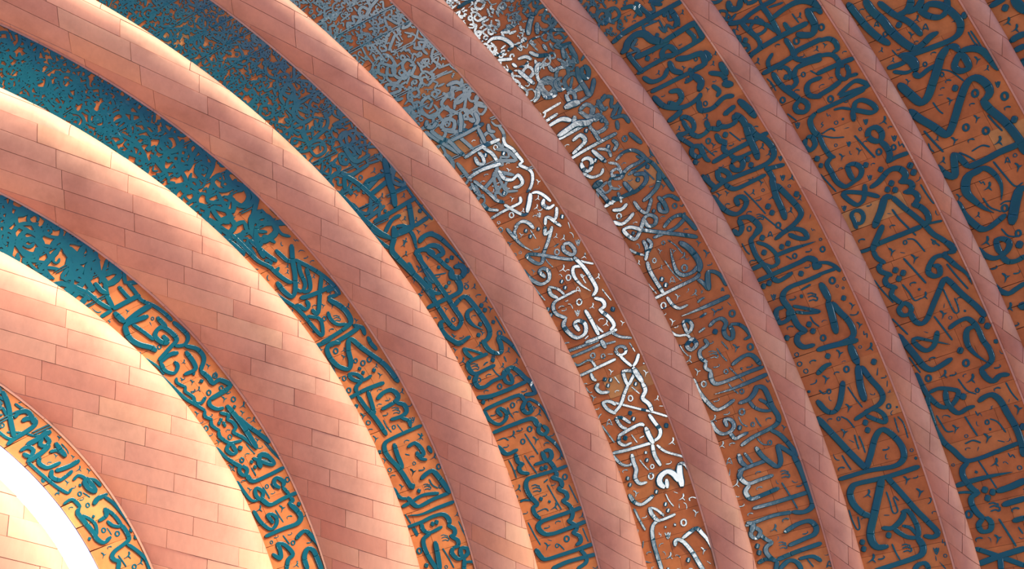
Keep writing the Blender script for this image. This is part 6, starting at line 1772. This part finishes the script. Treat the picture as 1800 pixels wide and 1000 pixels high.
PROF_FINE = (np.array([-1, -0.97, -0.92, -0.82, -0.66, 0.66, 0.82, 0.92, 0.97, 1]), np.array([-0.25, 0.50, 0.84, 0.965, 1.0, 1.0, 0.965, 0.84, 0.50, -0.25]))
PROF_LOW = (np.array([-1, -0.72, 0.72, 1]), np.array([-0.25, 1, 1, -0.25]))
def stroke_mesh(band, P, w, flag, V, Fc, fine=True, hk=None):
    """adds one pen stroke (points in band metres: along the arch, across) to V, Fc"""
    px, ph = PROF_FINE if fine else PROF_LOW
    step = max(0.02, min(0.05, w * 0.45)) if fine else max(0.03, w * 0.8)
    Q = spline(P, step)
    d = np.linalg.norm(np.diff(Q, axis=0), axis=1)
    keep = np.concatenate([[True], d > 1e-5])
    Q = Q[keep]
    if len(Q) < 2: return
    groove = np.ones(len(Q))
    if fine:                                   # the stroke breaks slightly at every tile joint
        k = np.floor(band.row(Q[:, 0], Q[:, 1]))
        fr = band.row(Q[:, 0], Q[:, 1])
        R_, G_ = [Q[0]], [1.0]
        for i in range(1, len(Q)):
            if k[i] != k[i - 1] and abs(fr[i] - fr[i - 1]) > 1e-6:
                m = max(k[i], k[i - 1])
                t = (m - fr[i - 1]) / (fr[i] - fr[i - 1])
                c = Q[i - 1] + (Q[i] - Q[i - 1]) * t
                dirv = (Q[i] - Q[i - 1]); L = np.linalg.norm(dirv); dirv = dirv / L
                if t * L > 0.006: R_.append(c - dirv * 0.005); G_.append(1.0)
                R_.append(c); G_.append(0.75)
                if (1 - t) * L > 0.006: R_.append(c + dirv * 0.005); G_.append(1.0)
            R_.append(Q[i]); G_.append(1.0)
        Q, groove = np.array(R_), np.array(G_)
    T = np.gradient(Q, axis=0)
    T /= np.maximum(1e-9, np.linalg.norm(T, axis=1, keepdims=True))
    N = np.stack([-T[:, 1], T[:, 0]], 1)
    s = np.concatenate([[0], np.cumsum(np.linalg.norm(np.diff(Q, axis=0), axis=1))])
    L = s[-1]
    e = min(0.5 * w, 0.3 * L)
    prof = np.ones(len(Q))
    if flag == 'o':
        Q = np.concatenate([[Q[0] - T[0] * w * 0.33], [Q[0] - T[0] * w * 0.22], Q, [Q[-1] + T[-1] * w * 0.22], [Q[-1] + T[-1] * w * 0.33]])
        N = np.concatenate([[N[0]], [N[0]], N, [N[-1]], [N[-1]]])
        prof = np.concatenate([[0.25, 0.75], prof, [0.75, 0.25]])
        groove = np.concatenate([[-0.2, 0.75], groove, [0.75, -0.2]])
    else:
        prof = np.minimum(1, 0.55 + 0.45 * np.minimum(s, L - s) / max(e, 1e-6))
        if flag == 't': prof = prof * (1 - 0.80 * np.clip((s / L - 0.35) / 0.65, 0, 1) ** 1.3)
        closed = np.linalg.norm(Q[0] - Q[-1]) < 0.015
        if closed: prof[:] = 1
        else:
            Q = np.concatenate([[Q[0] - T[0] * w * 0.16], Q, [Q[-1] + T[-1] * w * (0.16 if flag != 't' else 0.3)]])
            N = np.concatenate([[N[0]], N, [N[-1]]])
            prof = np.concatenate([[0.35 * prof[0]], prof, [0.2 * prof[-1]]])
            groove = np.concatenate([[-0.2], groove, [-0.2]])
    if fine and flag != 'o':                   # the pen is broader along the arch than across it
        nib = 0.80 + 0.40 * np.abs(np.gradient(Q[:, 0]) / np.maximum(1e-9, np.hypot(np.gradient(Q[:, 0]), np.gradient(Q[:, 1]))))
        prof = prof * nib / nib.mean()
    h = min(0.045, 0.42 * w) if hk is None else hk
    u = Q[:, 0:1] + N[:, 0:1] * (px * w / 2)[None] * prof[:, None]
    x = np.minimum(Q[:, 1:2] + N[:, 1:2] * (px * w / 2)[None] * prof[:, None], band.wid - band.strip - 0.004)
    hh = h * np.where(ph[None] > 0, ph[None] * groove[:, None], ph[None])
    fr = band.row(u, x)
    ti = np.clip(np.floor(fr).astype(int), 0, 399)
    hh = hh + np.where(ph[None] > 0, np.array(band.tilt)[ti] * (fr - np.floor(fr) - 0.5) * ROW, 0)
    Pn = band.point(u, x, hh)
    n, m = Pn.shape[:2]
    b0 = len(V)
    top = (m - 1) // 2
    V.extend(map(tuple, Pn.reshape(-1, 3)))
    for i in range(n - 1):
        a_ = b0 + i * m
        for j in range(m - 1):
            Fc.add((a_ + j, a_ + m + j, a_ + m + j + 1, a_ + j + 1), j != top)
    Fc.add(tuple(b0 + j for j in range(m)), False)
    Fc.add(tuple(b0 + (n - 1) * m + j for j in range(m - 1, -1, -1)), False)

LETTER_SHAPES = [                                 # small generic letter bodies for the crowded upper parts
    [(0, -.5), (0, .5)], [(0, -.5), (.04, .5)],
    [(-.4, .2), (-.3, -.25), (.1, -.35), (.4, -.1), (.42, .3)],
    [(-.5, 0), (-.2, -.3), (.05, .0), (.3, -.3), (.5, .1)],
    [(.2, .35), (-.2, .3), (-.25, -.05), (.1, -.1), (.2, .3), (.1, -.3), (-.3, -.5)],
    [(-.5, -.1), (-.2, .2), (.1, -.1), (.4, .2), (.5, 0)],
    [(-.5, .3), (0, -.35), (.5, .25)],
    [(.3, .3), (0, .42), (-.25, .1), (.05, -.1), (.35, -.3), (-.1, -.45), (-.45, -.3)],
    [(-.25, -.25), (.25, -.25), (.3, .2), (-.2, .28), (-.27, -.25)],
    [(-.5, -.2), (-.1, -.25), (.2, 0), (.1, .35), (-.3, .3)]]
MARK_SHAPES = [
    [(.5, -.12), (.15, -.2), (-.2, -.1), (-.34, .08), (-.22, .28)],
    [(.18, -.5), (.24, -.2), (.1, .06), (-.16, .26), (-.42, .38)],
    [(-.4, -.3), (-.1, .2), (.1, -.1), (.4, .3)],
    [(-.5, 0), (.5, .05)],
    [(.28, 0), (.1, .28), (-.24, .16), (-.24, -.16), (.1, -.28), (.28, 0)],
    [(-.12, 0), (.12, 0)]]

def build_inscription(b):
    band = Band(b)
    rng = random.Random(40 + b)
    bc = 0.5 * (band.bi + band.bo)
    root = empty('calligraphy_inscription', None, INSCRIPTION_LABEL[b], 'inscription', 'calligraphy bands between the ribs')
    base = vault(band.t0, bc)
    off = Vector((base[0], base[1], 0.0))
    root.location = off
    def part(name, V, Fc, m=GLAZE):
        V = np.asarray(V, float) - np.array(off)
        me = bpy.data.meshes.new(name)
        me.from_pydata(V.tolist(), [], Fc)
        me.materials.append(m)
        me.polygons.foreach_set('use_smooth', Fc.sm)
        o = bpy.data.objects.new(name, me)
        C.objects.link(o)
        o.parent = root
        return o
    n_mark = 0
    for ln in LETTERING[b].split('\n'):
        if not ln: continue
        V, Fc = [], Faces()
        for st in ln[1:].split(';'):
            w, pts = st.split(':')
            flag = ''
            if w[-1] in 'to': w, flag = w[:-1], w[-1]
            w = int(w) / 1000 * (1.0 if b < 4 else 1.08) * (1.0 if ln[0] == 'L' else 0.95)
            P = []
            for q in pts.split(' '):
                a_, c_ = q.split(',')
                P.append((D(int(a_) / 100) * band.r, (band.bi - D(int(c_) / 100)) * RHO))
            stroke_mesh(band, P, w, flag, V, Fc)
            Q = spline(P, 0.03)
            band.mark(Q[:, 0], Q[:, 1], w * 0.5)
        part('letter' if ln[0] == 'L' else 'diacritic_mark', V, Fc, GLAZE_FINE if b in (3, 4) and P[0][0] > D(DENSE_FROM[b] + 3) * band.r else GLAZE)
        n_mark += ln[0] == 'D'
    def shape(tab, u, x, sc, ang, asp=1.0):
        ca, sa = math.cos(ang), math.sin(ang)
        return [(u + sc * (p[0] * asp * ca - p[1] * sa), x + sc * (p[0] * asp * sa + p[1] * ca)) for p in tab]
    # crowded writing, growing smaller and denser towards the top
    V, Fc = [], Faces()
    dense = D(DENSE_FROM[b]) * band.r
    if DENSE_FROM[b] < TOP_SEEN[b]:
        u = dense - 0.3
        while u < band.uhi:
            f = min(1.0, max(0.0, (u - dense) / (D(15) * band.r)))
            cov = DENSE_COVER[b][0] + (DENSE_COVER[b][1] - DENSE_COVER[b][0]) * f ** 0.6
            i0, i1 = max(0, int((u - band.ulo) / band.res)), int((min(u + 0.4, band.uhi) - band.ulo) / band.res)
            if i1 <= i0 + 1: break
            tries = 0
            while tries < 700:
                tries += 1
                sub = band.grid[i0:i1]
                if tries % 8 == 1:
                    if sub.mean() > cov: break
                    cells_ = np.argwhere(~sub)
                ci, cj = cells_[rng.randrange(len(cells_))]
                if sub[ci, cj]: continue
                uu, xx = band.ulo + (i0 + ci + 0.5) * band.res, (cj + 0.5) * band.res
                big = tries < 14
                sc = (rng.uniform(0.30, 0.60) if big else rng.uniform(0.10, 0.22)) * (1 - 0.40 * f) * (0.55 if b == 0 else 1.0 if b < 3 else 0.8)
                w = sc * (rng.uniform(0.15, 0.22) if big else rng.uniform(0.26, 0.40) + 0.12 * f)
                tab = rng.choice(LETTER_SHAPES)
                ang = rng.choice((0, 0, math.pi / 2, math.pi, -math.pi / 2)) + rng.gauss(0, 0.3)
                P = [(min(max(p[0], band.ulo + .05), band.uhi - .02), min(max(p[1], 0.0), band.wid)) for p in shape(tab, uu, xx, sc, ang)]
                stroke_mesh(band, P, w, '', V, Fc, False, 0.026)
                Q = spline(P, 0.012)
                band.mark(Q[:, 0], Q[:, 1], w * 0.36)
            u += 0.4
        # raised edges along the tile joints
        k0, k1 = int(band.row(np.array([dense]), np.array([band.wid / 2]))[0]), int(band.row(np.array([band.uhi]), np.array([band.wid / 2]))[0])
        for k in range(k0, k1 if b < 5 else k0):
            uc = band.t0 * band.r + k * ROW
            sk = row_skew(uc / band.r)
            x = rng.uniform(0, 0.2)
            while x < band.wid:
                xe = min(band.wid, x + rng.uniform(0.15, 0.5))
                if rng.random() < 0.8:
                    for dv in (-0.016, 0.016):
                        P = [(uc + dv + sk * (q - band.wid / 2), q) for q in (x, (x + xe) / 2, xe)]
                        stroke_mesh(band, P, 0.022, '', V, Fc, False, 0.026)
                x = xe + rng.uniform(0.0, 0.12)
    if V:
        o = part('fine_lettering', V, Fc, GLAZE if b == 5 else GLAZE_FINE)
        o['kind'] = 'stuff'
    # small marks in the gaps of the open writing
    tries = got = 0
    lo, hi = D(LOW_SEEN[b]) * band.r, min(dense, D(TOP_SEEN[b]) * band.r)
    while tries < 5000 and got < 280 - n_mark:
        tries += 1
        uu, xx = rng.uniform(lo, hi), rng.uniform(0.06, band.wid - 0.05)
        sc = rng.uniform(0.07, 0.15)
        if not band.free(uu, xx, sc * 0.42 + 0.02): continue
        tab = rng.choice(MARK_SHAPES)
        P = shape(tab, uu, xx, sc, rng.choice((0.5, 2.1, 3.6, -1.0)) + rng.gauss(0, 0.25))
        Vm, Fm = [], Faces()
        dot = len(tab) == 2 and abs(tab[0][0]) < 0.2
        stroke_mesh(band, P, sc * 0.45 if dot else max(0.014, sc * 0.17), 'o' if dot else 't' if rng.random() < .5 else '', Vm, Fm)
        part('diacritic_mark', Vm, Fm)
        band.mark(np.array([uu]), np.array([xx]), sc * 0.5)
        got += 1
for b in range(len(BANDS)):
    build_inscription(b)
